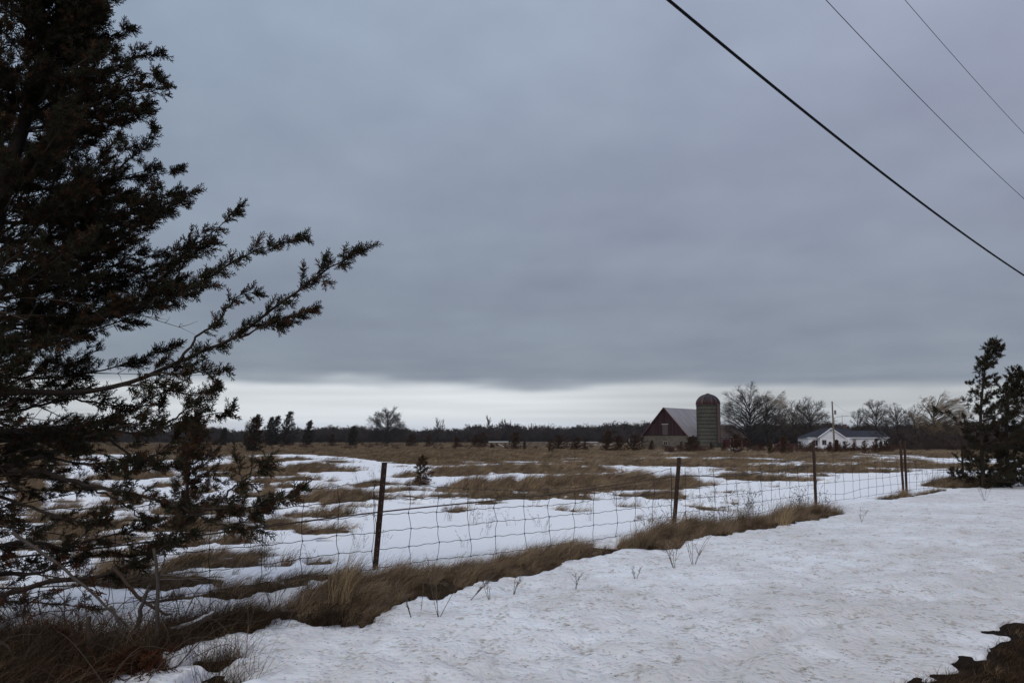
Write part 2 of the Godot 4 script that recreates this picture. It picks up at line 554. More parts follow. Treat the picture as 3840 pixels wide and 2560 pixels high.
func _ground() -> void:
	var radii := PackedFloat32Array([0.4, 1.2, 2.2, 3.2])
	var r := 4.0
	while r < 420.0:
		radii.append(r)
		r *= 1.0105 if r < 160.0 else 1.03
	for q in [450.0, 520.0, 650.0, 850.0, 1200.0, 1800.0]:
		radii.append(q)
	var angles := PackedFloat32Array()
	var a := -PI
	while a < PI - 0.001:
		angles.append(a)
		a += deg_to_rad(0.14) if absf(a) < deg_to_rad(36.0) else deg_to_rad(2.5)
	angles.append(PI)
	var rows := radii.size()
	var cols := angles.size()
	var soil := PackedVector3Array()
	var snow := PackedVector3Array()
	var inside := PackedFloat32Array()
	var side := PackedFloat32Array()
	var soil_c := PackedColorArray()
	var snow_c := PackedColorArray()
	var patchy := noise(12, 0.35, 3)
	for j in rows:
		r = radii[j]
		var near := close_to(r)
		var calm := clampf(14.0 / r, 0.0, 1.0)
		for k in cols:
			var x := sin(angles[k]) * r
			var z := -cos(angles[k]) * r
			shape(x, z, near)
			var p := patchy.get_noise_2d(x, z)
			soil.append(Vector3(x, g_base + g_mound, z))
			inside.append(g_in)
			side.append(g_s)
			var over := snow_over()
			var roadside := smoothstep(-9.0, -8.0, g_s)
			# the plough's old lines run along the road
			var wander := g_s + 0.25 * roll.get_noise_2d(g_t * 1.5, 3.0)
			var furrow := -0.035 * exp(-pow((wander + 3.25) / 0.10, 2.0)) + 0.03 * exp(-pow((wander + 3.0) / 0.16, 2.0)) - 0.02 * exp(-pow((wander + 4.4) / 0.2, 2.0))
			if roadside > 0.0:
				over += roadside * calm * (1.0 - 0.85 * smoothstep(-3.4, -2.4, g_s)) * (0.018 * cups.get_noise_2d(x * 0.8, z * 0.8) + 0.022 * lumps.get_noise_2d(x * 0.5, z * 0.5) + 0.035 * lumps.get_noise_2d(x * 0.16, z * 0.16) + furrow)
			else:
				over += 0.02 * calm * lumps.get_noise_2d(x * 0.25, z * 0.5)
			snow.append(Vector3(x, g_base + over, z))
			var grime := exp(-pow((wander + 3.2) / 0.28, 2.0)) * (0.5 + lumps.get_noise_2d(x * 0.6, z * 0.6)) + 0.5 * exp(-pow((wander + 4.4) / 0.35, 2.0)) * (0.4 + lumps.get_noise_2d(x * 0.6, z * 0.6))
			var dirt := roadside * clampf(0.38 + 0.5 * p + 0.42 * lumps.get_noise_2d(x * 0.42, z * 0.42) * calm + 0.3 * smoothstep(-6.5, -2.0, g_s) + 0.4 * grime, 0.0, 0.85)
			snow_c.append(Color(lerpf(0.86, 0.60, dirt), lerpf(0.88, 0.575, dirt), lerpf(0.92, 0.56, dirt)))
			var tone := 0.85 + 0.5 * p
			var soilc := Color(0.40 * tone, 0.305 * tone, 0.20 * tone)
			if g_s > -9.6 and g_s < -5.0: soilc = Color(0.16 * tone, 0.115 * tone, 0.075 * tone)  # dark soil under the fence grass, contact shade put into its colour
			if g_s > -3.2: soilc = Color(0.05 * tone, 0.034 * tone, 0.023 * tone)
			elif x < -1.5 and x > -8.0 and z > -8.0 and z < -3.0: soilc = Color(0.07 * tone, 0.05 * tone, 0.035 * tone)  # brush soil coloured darker to stand for the shade below the cedar
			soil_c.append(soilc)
	var told := ["matted dead grass and soil showing between the snow patches", "white wind-packed snow lying over the field behind the fence", "old grey-white roadside snow with dirt specks in the foreground"]
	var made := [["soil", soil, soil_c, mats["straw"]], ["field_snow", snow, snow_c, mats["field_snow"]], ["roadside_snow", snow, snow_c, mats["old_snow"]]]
	for m in 3:
		var pts: PackedVector3Array = made[m][1]
		var norm := PackedVector3Array()
		norm.resize(pts.size())
		for j in rows:
			for k in cols:
				var q := j * cols + k
				var e := pts[mini(j + 1, rows - 1) * cols + k] - pts[maxi(j - 1, 0) * cols + k]
				var f := pts[j * cols + mini(k + 1, cols - 1)] - pts[j * cols + maxi(k - 1, 0)]
				norm[q] = f.cross(e).normalized()
				if norm[q].y < 0.0: norm[q] = -norm[q]
		var idx := PackedInt32Array()
		for j in rows - 1:
			for k in cols - 1:
				var q := j * cols + k
				var hi := maxf(maxf(inside[q], inside[q + 1]), maxf(inside[q + cols], inside[q + cols + 1]))
				var lo := minf(minf(inside[q], inside[q + 1]), minf(inside[q + cols], inside[q + cols + 1]))
				if m == 0 and hi < -0.45 and j > 3: continue
				if m > 0:
					if lo > 0.3: continue
					if (side[q] < -8.75) != (m == 1): continue
				idx.append(q); idx.append(q + cols); idx.append(q + cols + 1)
				idx.append(q); idx.append(q + cols + 1); idx.append(q + 1)
		var geo := Geo.new()
		var used := {}
		geo.v = pts
		geo.n = norm
		geo.c = made[m][2]
		geo.i = idx
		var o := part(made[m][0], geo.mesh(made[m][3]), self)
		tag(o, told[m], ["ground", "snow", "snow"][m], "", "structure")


# ---- dead grass -------------------------------------------------------------------------------------------------------
func tuft(blades: int, length: float, width: float, spread: float, lean: float, up: float) -> ArrayMesh:
	var g := Geo.new()
	for b in blades:
		var root := Vector3(rnd(-1, 1), 0, rnd(-1, 1)) * spread
		root.y = -0.03
		var dir := Vector3(rnd(-0.5, 0.5), up * rnd(0.5, 1.3), rnd(-0.5, 0.5)).normalized()
		var bend := Vector3(lean * rnd(0.5, 1.5), -0.45 * rnd(0.3, 1.6), rnd(-0.5, 0.5) * lean)
		var l := length * rnd(0.45, 1.15)
		var side := Vector3(rnd(-1, 1), rnd(-0.3, 0.3), rnd(-1, 1)).normalized() * width * 0.5
		var p := root
		var steps := 4
		var tone := rnd(0.35, 1.0) if rnd() < 0.6 else rnd(1.0, 2.1)
		var col := Color(tone, tone * rnd(0.94, 1.04), tone * rnd(0.85, 1.05))
		var s := g.v.size()
		for k in steps + 1:
			var w := 1.0 - 0.85 * float(k) / steps
			g.v.append(p - side * w); g.v.append(p + side * w)
			g.c.append(col); g.c.append(col)
			if k < steps:
				var q := s + k * 2
				g.i.append(q); g.i.append(q + 2); g.i.append(q + 1)
				g.i.append(q + 1); g.i.append(q + 2); g.i.append(q + 3)
			p += dir * l / steps
			dir = (dir + bend * 0.36).normalized()
			if p.y < 0.015: p.y = 0.015 + rnd(0, 0.02)
	return g.mesh(mats["grass"])


const ALONE := {12: "tiny grass tuft on the snow below the little cedar", 14: "round grass tussock alone on the snow right of the first post", 15: "long low tussock behind the round one right of the first post", 17: "grass tussock at the front edge of the broad central drift", 39: "flat tussock just behind the fence midway to the second post", 40: "large combed tussock on the snow midway between first two posts", 41: "smaller combed tussock nearer the second post", 42: "pointed tussock left of the second post's top", 54: "tussock on the snow left of the third post", 55: "small tussock between second and third posts", 24: "left of two wind-blown tussocks left of the first post", 25: "right of two wind-blown tussocks left of the first post"}


func straw_tone() -> Color:
	var t := rnd(0.45, 0.95) if rnd() < 0.5 else rnd(0.95, 1.55)
	return Color(0.295 * t, 0.214 * t * rnd(0.95, 1.05), 0.145 * t * rnd(0.85, 1.1))


func _grass() -> void:
	var combed := [tuft(34, 0.44, 0.011, 0.12, 1.3, 1.1), tuft(34, 0.55, 0.010, 0.15, 1.7, 1.0), tuft(30, 0.36, 0.011, 0.12, 0.9, 1.4)]
	var field := mass("field_grass", "dead brown grass standing through the snow of the near field", "grass")
	var where := [[], [], []]
	var tint := [[], [], []]
	# tussocks standing out of the field snow
	for k in range(0, TUSSOCKS.size(), 5):
		var area: float = PI * TUSSOCKS[k + 2] * TUSSOCKS[k + 3] * 1.2
		var count := int(clampf(area * 40.0, 9, 620))
		var d: float = -TUSSOCKS[k + 1]
		var lone: bool = ALONE.has(k / 5)
		var own := []
		var own_tint := []
		if d > 30.0: count = int(count * 0.75)
		for q in count:
			var an := rnd(0, TAU)
			var ra := sqrt(rnd(0, 1.7))
			var x: float = TUSSOCKS[k] + cos(an) * ra * TUSSOCKS[k + 2] * 1.1
			var z: float = TUSSOCKS[k + 1] + sin(an) * ra * TUSSOCKS[k + 3]
			shape(x, z, close_to(sqrt(x * x + z * z)))
			var stray := g_in < -0.05
			if stray and (g_in < -0.75 or rnd() > 0.14): continue
			var s := rnd(0.55, 1.0) * (0.55 if stray else 1.0) * (0.9 + 0.6 * clumps.get_noise_2d(x, z)) * clampf(TUSSOCKS[k + 4] * 3.6, 0.5, 1.25)
			var b := Basis(UPV, rnd(-0.5, 0.5)).scaled(Vector3(s, s * rnd(0.7, 1.1), s))
			var v := rng.randi_range(0, 2)
			var put := Transform3D(b, Vector3(x, maxf(g_base + g_mound, g_base + snow_over()) - 0.01, z))
			if lone:
				own.append(put)
				own_tint.append(straw_tone())
				continue
			where[v].append(put)
			tint[v].append(straw_tone())
		if lone and own.size() > 0:
			var base := Vector3(TUSSOCKS[k], fall(d), TUSSOCKS[k + 1])
			var o := thing("grass_tussock", ALONE[k / 5], "grass tussock", base, 0.0, "grass tussocks standing alone on the snow")
			for j in own.size(): own[j] = own[j].translated(-base)
			many("blades", combed[(k / 5) % 3], own, own_tint, o)
	for q in 52000:                       # and wherever else the near field lies bare
		var d := 8.5 * pow(4.2, rnd(0.0, 1.0))
		var x := rnd(-0.66, 0.2) * d
		if (x - d) * 0.70711 > -9.2: continue
		shape(x, -d, PackedInt32Array())
		if g_in < -0.5 or (g_in < 0.0 and rnd() > 0.10): continue
		var s := rnd(0.35, 0.85) * (0.9 + 0.6 * clumps.get_noise_2d(x, -d)) * (0.6 if g_in < 0.0 else 1.0)
		var v := q % 3
		where[v].append(Transform3D(Basis(UPV, rnd(-0.6, 0.6)).scaled(Vector3(s, s * rnd(0.6, 1.1), s)), Vector3(x, maxf(g_base + g_mound, g_base + snow_over()) - 0.01, -d)))
		tint[v].append(straw_tone())
	for v in 3:
		many("tufts", combed[v], where[v], tint[v], field)
	# the bank of grass along the fence
	var bank := mass("fence_grass", "bank of wind-combed dead grass along the foot of the wire fence", "grass")
	var long := [tuft(50, 0.58, 0.008, 0.13, 1.8, 0.95), tuft(50, 0.68, 0.008, 0.17, 2.2, 0.8), tuft(60, 0.55, 0.007, 0.05, 0.8, 2.0)]
	where = [[], [], []]
	tint = [[], [], []]
	var t := 1.6
	while t < 33.0:
		var deep := table(t, DEEP)
		var tall := table(t, TALL)
		var each := int(clampf(deep * 15.0, 0, 26)) if t < 13.0 else int(clampf(deep * 11.0, 0, 18))
		for q in each:
			var tt := t + rnd(0, 0.12)
			var u := rnd(0.02, 1.0) * deep
			var s0 := table(tt, FRONT) - u
			var p := ROAD * tt + ACROSS * s0
			shape(p.x, p.z, PackedInt32Array())
			if g_in < 0.0: continue
			var bunch := clumps.get_noise_2d(p.x, p.z)
			if bunch < -0.22 and rnd() < 0.6: continue
			var s := rnd(0.5, 0.95) * clampf(0.38 + tall * 3.0, 0.4, 0.95) * (0.85 + 0.7 * bunch)
			if u < 0.25: s *= 0.7
			s *= lerpf(0.86, 1.0, smoothstep(9.0, 11.0, tt))
			var v := 2 if rnd() < 0.16 else rng.randi_range(0, 1)
			var b := Basis(UPV, rnd(-0.35, 0.75) if rnd() < 0.72 else rnd(-2.2, 2.2)).scaled(Vector3(s, s * rnd(0.7, 1.2), s))
			where[v].append(Transform3D(b, Vector3(p.x, g_base + g_mound - 0.02, p.z)))
			var c := straw_tone()
			tint[v].append(Color(c.r * 0.96, c.g * 0.95, c.b * 0.94))
		t += 0.12
		if t > 9.8 and t < 18.0 and rnd() < 0.16:      # wind-blown peaks
			var p := ROAD * t + ACROSS * (table(t, FRONT) - deep * 0.55)
			for k in 5:
				var s := rnd(0.75, 1.15) * (1.0 - k * 0.1)
				where[2].append(Transform3D(Basis(UPV, rnd(-0.4, 0.4)).scaled(Vector3(s, s, s)), Vector3(p.x + rnd(-0.08, 0.08), ground_at(p.x, p.z) - 0.03, p.z + rnd(-0.06, 0.06))))
				tint[2].append(straw_tone())
	for v in 3:
		many("tufts", long[v], where[v], tint[v], bank)
	# far drifts
	var meadow := mass("meadow_grass", "broad stretches of tan dead grass across the far field", "grass")
	var coarse := [tuft(46, 0.42, 0.024, 0.42, 1.2, 1.1), tuft(46, 0.5, 0.026, 0.5, 1.5, 1.0)]
	where = [[], []]
	tint = [[], []]
	for q in 90000:
		var d := pow(rnd(0.0, 1.0), 1.35)
		d = 14.0 * pow(30.0, d)
		var x := rnd(-0.66, 0.66) * d
		var z := -d
		if (x + z) * 0.70711 > -9.3: continue
		shape(x, z, PackedInt32Array())
		var stray := g_in < 0.0
		if stray and (g_in < -0.7 or rnd() > 0.16): continue
		var s := rnd(0.6, 1.25) * clampf(d / 60.0, 0.45, 2.0) * (0.5 if stray else 1.0) * (0.85 + 0.7 * ragged.get_noise_2d(x * 0.5, z * 0.3))
		var v := q % 2
		var sy := s * rnd(0.5, 0.9) / maxf(1.0, s * 0.75)
		where[v].append(Transform3D(Basis(UPV, rnd(-0.5, 0.5)).scaled(Vector3(s, sy, s)), Vector3(x, maxf(g_base + g_mound, g_base + snow_over()) - 0.02, z)))
		tint[v].append(straw_tone())
	for v in 2:
		many("tufts", coarse[v], where[v], tint[v], meadow)
	# short dead grass at the edge of the road
	var stub := tuft(40, 0.13, 0.004, 0.12, 1.6, 0.6)
	where = []
	tint = []
	for q in 8000:
		var x := rnd(1.0, 9.0)
		var z := rnd(-12.0, -3.5)
		var s0 := (x + z) * 0.70711
		if s0 < -2.9 or s0 > 0.4: continue
		shape(x, z, PackedInt32Array())
		if g_in < -0.12: continue
		var s := rnd(0.5, 1.0)
		where.append(Transform3D(Basis(UPV, rnd(-1.2, 1.2)).scaled(Vector3(s, s, s)), Vector3(x, g_base - 0.005, z)))
		var c := straw_tone()
		tint.append(Color(c.r * 0.24, c.g * 0.205, c.b * 0.19) if rnd() < 0.93 else Color(c.r * 0.7, c.g * 0.66, c.b * 0.62))
	many("tufts", stub, where, tint, mass("verge_grass", "short dark dead grass on the bare road edge at bottom right", "grass"))


# ---- the fence --------------------------------------------------------------------------------------------------------
const POSTS := [Vector2(-6.0, -5.9), Vector2(-1.69, -10.3), Vector2(2.77, -14.56), Vector2(7.2, -19.83), Vector2(11.36, -24.26), Vector2(15.4, -28.5), Vector2(19.9, -33.0)]
const WIRES := [0.12, 0.335, 0.55, 0.76, 0.96, 1.17]


func _fence() -> void:
	var rust := plain(0.055, 0.032, 0.024, 0.8)
	rust.metallic = 0.2
	var wire := plain(0.045, 0.038, 0.035, 0.6)
	wire.metallic = 0.4
	var cable := plain(0.085, 0.06, 0.042, 0.7)
	var stud_m := plain(0.12, 0.085, 0.07, 0.7)
	var f := thing("wire_fence", "rusty woven wire fence on steel posts between roadside snow and field", "fence", Vector3(-1.69, 0, -10.3))
	var off := f.position
	# the steel posts, each leaning its own way; two stand side by side at the fifth
	var posts := [[POSTS[0], 1.35, Vector2(0.0, 0.0)], [POSTS[1], 1.40, Vector2(0.10, 0.0)], [POSTS[2], 1.36, Vector2(0.13, 0.02)], [POSTS[3], 1.62, Vector2(0.0, 0.0)], [POSTS[4], 1.62, Vector2(-0.02, 0.0)], [POSTS[4] + Vector2(0.13, -0.1), 1.60, Vector2(0.02, 0.0)], [POSTS[5], 1.62, Vector2(0.02, 0)], [POSTS[6], 1.6, Vector2(0, 0)]]
	for q in posts:
		var at: Vector2 = q[0]
		var y := fall(-at.y)
		var h: float = q[1]
		var lean: Vector2 = q[2]
		var up := Vector3(lean.x, h, lean.y).normalized()
		var b := aimed(up)
		# flange across the fence, web towards the field
		var face := (ACROSS - up * ACROSS.dot(up)).normalized()
		b = Basis(up.cross(face).normalized(), up, face)
		var tr := Transform3D(b, Vector3(at.x, y - 0.3, at.y) - off)
		var g := Geo.new()
		g.box(tr, Vector3(-0.032, 0, -0.006), Vector3(0.032, h + 0.3, 0.006))
		g.box(tr, Vector3(-0.007, 0, -0.040), Vector3(0.007, h + 0.297, -0.0065))
		g.box(tr, Vector3(-0.010, 0.02, -0.052), Vector3(0.010, h + 0.295, -0.0405))
		var post := part("steel_post", g.mesh(rust), f)
		var sg := Geo.new()
		for k in int(h / 0.11):
			sg.box(tr, Vector3(-0.008, 0.42 + k * 0.11, 0.0065), Vector3(0.008, 0.45 + k * 0.11, 0.012))
		var studs := part("post_stud", sg.mesh(stud_m), post)
		studs.set_meta("kind", "stuff")
	# woven wire, span by span
	for s in POSTS.size() - 1:
		var a: Vector2 = POSTS[s]
		var b: Vector2 = POSTS[s + 1]
		var run := a.distance_to(b)
		var stays := int(round(run / 0.535))
		var sag := [0.0, 0.0, 0.02, 0.05, 0.10, 0.24] if s == 1 else [0.0, 0.01, 0.02, 0.03, 0.06, 0.14]
		var xs := []
		for k in stays + 1:
			xs.append(clampf((k + (rnd(-0.12, 0.12) if k > 0 and k < stays else 0.0)) / stays, 0.0, 1.0))
		var knots := []                       # [wire][stay]
		for w in WIRES.size():
			var row := []
			for k in stays + 1:
				var u: float = xs[k] + rnd(-0.006, 0.006)
				u = clampf(u, 0.0, 1.0)
				var p := a.lerp(b, u)
				var y: float = fall(-p.y) + WIRES[w] + (0.04 if s > 1 else 0.0) - sag[w] * sin(PI * u) * (1.0 if s < 3 else 0.6)
				if s == 3 and w == 1: y -= 0.1 * exp(-pow((u - 0.25) / 0.15, 2.0))
				if s >= 2: y += 0.05 * w / 5.0
				y += rnd(-0.012, 0.012)
				row.append(Vector3(p.x, y, p.y) - off + ACROSS * rnd(-0.012, 0.012))
			knots.append(row)
		for w in WIRES.size():
			var line := PackedVector3Array()
			for k in stays:
				var p: Vector3 = knots[w][k]
				var e: Vector3 = knots[w][k + 1]
				for m in 8:
					var u := m / 8.0
					line.append(p.lerp(e, u) + Vector3(0, 0.007 * sin(u * TAU * 2.0 + w), 0))
			line.append(knots[w][stays])
			var g := Geo.new()
			g.tube(line, taper(line.size(), 0.0041, 0.0041), 5)
			part("line_wire", g.mesh(wire), f)
		for k in stays + 1:
			var line := PackedVector3Array()
			for w in WIRES.size():
				var p: Vector3 = knots[w][k]
				if w > 0:
					var q: Vector3 = knots[w - 1][k]
					line.append(p.lerp(q, 0.5) + ROAD * rnd(-0.018, 0.018))
				line.append(p)
			line[line.size() - 1] += ROAD * rnd(-0.05, 0.05) + Vector3(0, rnd(-0.06, 0.0), 0)
			var g := Geo.new()
			g.tube(line, taper(line.size(), 0.0037, 0.0037), 5)
			# the knots where it grips the line wires
			for w in WIRES.size():
				var p: Vector3 = knots[w][k]
				g.tube(PackedVector3Array([p - Vector3(0, 0.014, 0) - ROAD * 0.006, p + ROAD * 0.007, p + Vector3(0, 0.014, 0) - ROAD * 0.005]), PackedFloat32Array([0.004, 0.007, 0.004]), 5)
			part("stay_wire", g.mesh(wire), f)
	# a thicker smooth cable strung through the middle
	var line := []
	for q in [[-6.0, -5.9, 0.62], [-3.9, -8.1, 0.66], [-1.69, -10.3, 0.79], [0.5, -12.4, 0.86], [2.77, -14.56, 1.02], [4.5, -16.7, 0.95], [7.2, -19.83, 1.06]]:
		line.append(Vector3(q[0], q[2], q[1]) - off + ACROSS * 0.03)
	var pts := curve(line, 48)
	var g := Geo.new()
	g.tube(pts, taper(pts.size(), 0.009, 0.009), 6)
	part("smooth_cable", g.mesh(cable), f)


# ---- wood and leaves --------------------------------------------------------------------------------------------------
var sprays := []          # little cedar sprays, one unit long along +y
var sprays_far := []


func _wood() -> void:
	mats["cedar"] = tinted(0.9)
	for k in 4:
		sprays.append(spray(11, 4, 0.034, k))
	for k in 2:
		sprays_far.append(spray(8, 2, 0.06, k))


func spike(g: Geo, a: Vector3, b: Vector3, w: float) -> void:
	var t := (b - a).normalized()
	var x := t.cross(Vector3(0.37, 0.21, 0.9)).normalized()
	var z := t.cross(x)
	var s := g.v.size()
	g.v.append(a + x * w); g.v.append(a - x * 0.5 * w + z * 0.87 * w); g.v.append(a - x * 0.5 * w - z * 0.87 * w); g.v.append(b)
	for q in [0, 3, 1, 1, 3, 2, 2, 3, 0]:
		g.i.append(s + q)


func spray(sides: int, subs: int, w: float, variant: int) -> ArrayMesh:
	var g := Geo.new()
	var bend := Vector3(rnd(-0.12, 0.12), 0, rnd(-0.12, 0.12))
	spike(g, Vector3.ZERO, Vector3(0, 1, 0) + bend, w)
	for k in sides:
		var y := 0.08 + 0.84 * k / sides
		var an := k * 2.4 + rnd(-0.4, 0.4)
		var out := Vector3(cos(an), 0, sin(an) * (0.75 if variant % 2 == 0 else 1.0))
		var dir := (UPV * rnd(0.75, 1.2) + out * rnd(0.6, 0.95)).normalized()
		var l := (0.46 - 0.3 * y) * rnd(0.75, 1.25)
		var a := Vector3(0, y, 0) + bend * y
		spike(g, a, a + dir * l, w * 0.95)
		for m in subs:
			var f := 0.2 + 0.7 * m / subs
			var o2 := (out.rotated(UPV, rnd(-1.6, 1.6)) * 0.7 + dir + Vector3(0, rnd(-0.2, 0.2), 0)).normalized()
			spike(g, a + dir * l * f, a + dir * l * f + o2 * l * rnd(0.3, 0.5), w * 0.9)
	return g.mesh(mats["cedar"])


func cedar_tone(red := 0.0) -> Color:
	var t := rnd(0.6, 1.3)
	var c := Color(0.036, 0.033, 0.020) if rnd() > red else Color(0.070, 0.036, 0.020)
	return Color(c.r * t, c.g * t * rnd(0.9, 1.08), c.b * t)


# A limb with its side twigs as one piece of wood, and its foliage. from: where along the limb foliage starts; size: length of a spray.
func cedar_limb(pts: PackedVector3Array, r0: float, from: float, size: float, every: float, reach: float, parent: Node3D, kinds: Array, red: float, wind: Vector3, tufty := 1.0) -> MeshInstance3D:
	var g := Geo.new()
	var m := pts.size()
	g.tube(pts, taper(m, r0, 0.003, 0.8), 6)
	var where := []
	var tint := []
	var total := 0.0
	for k in m - 1: total += pts[k].distance_to(pts[k + 1])
	var walked := 0.0
	var next := from * total
	for k in m - 1:
		var seg := pts[k].distance_to(pts[k + 1])
		var t := (pts[k + 1] - pts[k]) / maxf(seg, 0.0001)
		while next < walked + seg:
			var p := pts[k] + t * (next - walked)
			var u := next / total
			var an := rnd(0, TAU)
			var b := aimed(t, an)
			var dir := (t * rnd(0.5, 1.0) + b.x * rnd(0.5, 1.0) + wind * 0.3 + UPV * rnd(-0.1, 0.25)).normalized()
			var clump := clampf(0.5 + 0.75 * sin(next * 11.0 + r0 * 700.0 + 2.0 * sin(next * 4.3)), 0.0, 1.0)
			var l := reach * (1.0 - 0.86 * pow(u, 1.5)) * rnd(0.35, 1.0) * (0.4 + 0.8 * clump)
			if u < from + 0.25: l *= rnd(0.4, 1.0)
			var n := maxi(2, int(l / every))
			var line := PackedVector3Array([p])
			var q := p
			for j in n:
				dir = (dir + Vector3(rnd(-0.22, 0.22), rnd(-0.2, 0.22), rnd(-0.22, 0.22)) + wind * 0.08).normalized()
				q += dir * l / n
				line.append(q)
				if j > 0 or rnd() < 0.6:
					for c in 2:
						var sb := aimed(dir, rnd(0, TAU))
						var sd := (dir * rnd(0.3, 1.0) + sb.x * rnd(0.2, 1.0) + wind * 0.25).normalized()
						if j == n - 1 and c == 0: sd = dir
						var s := size * rnd(0.6, 1.25)
						where.append(Transform3D(aimed(sd, rnd(0, TAU)).scaled_local(Vector3(s, s, s)), q))
						tint.append(cedar_tone(red))
			for c in int((2.0 + 5.0 * clump) * tufty):        # a tight tuft at the end of each twig
				var sb := Vector3(rnd(-1, 1), rnd(-0.8, 1), rnd(-1, 1)).normalized()
				var s := size * rnd(0.45, 0.85)
				where.append(Transform3D(aimed(sb * 0.8 + dir * 0.5 + wind * 0.2, rnd(0, TAU)).scaled_local(Vector3(s, s, s)), q - dir * rnd(0.0, 0.4) * l))
				tint.append(cedar_tone(red))
			if l > 0.14:
				var thin := PackedVector3Array([line[0], line[line.size() / 2], line[line.size() - 1]])
				g.tube(thin, taper(3, clampf(l * 0.012, 0.002, r0 * 0.5), 0.0015), 3, false)
			next += every * rnd(0.8, 1.5)
		walked += seg
	# feathery tip
	var tip := (pts[m - 1] - pts[m - 2]).normalized()
	for c in 7:
		var s := size * rnd(0.8, 1.3)
		var back := rnd(0, 0.3) * total * 0.3
		where.append(Transform3D(aimed(tip + Vector3(rnd(-0.3, 0.3), rnd(-0.2, 0.35), rnd(-0.3, 0.3)), rnd(0, TAU)).scaled_local(Vector3(s, s, s)), pts[m - 1] - tip * back))
		tint.append(cedar_tone(red))
	var limb := part("limb", g.mesh(mats["bark"]), parent)
	many("foliage", kinds[rng.randi_range(0, kinds.size() - 1)], where, tint, limb)
	return limb


# ---- the old cedar at the left edge -----------------------------------------------------------------------------------
const TRUNK := [-5.36, -0.15, -7.70, -5.28, 1.07, -7.65, -5.12, 2.09, -7.60, -5.0, 3.03, -7.60, -4.85, 3.85, -7.60, -4.68, 4.63, -7.60, -4.45, 5.43, -7.60, -4.38, 5.92, -7.60, -4.37, 6.62, -7.60, -4.38, 7.18, -7.60]
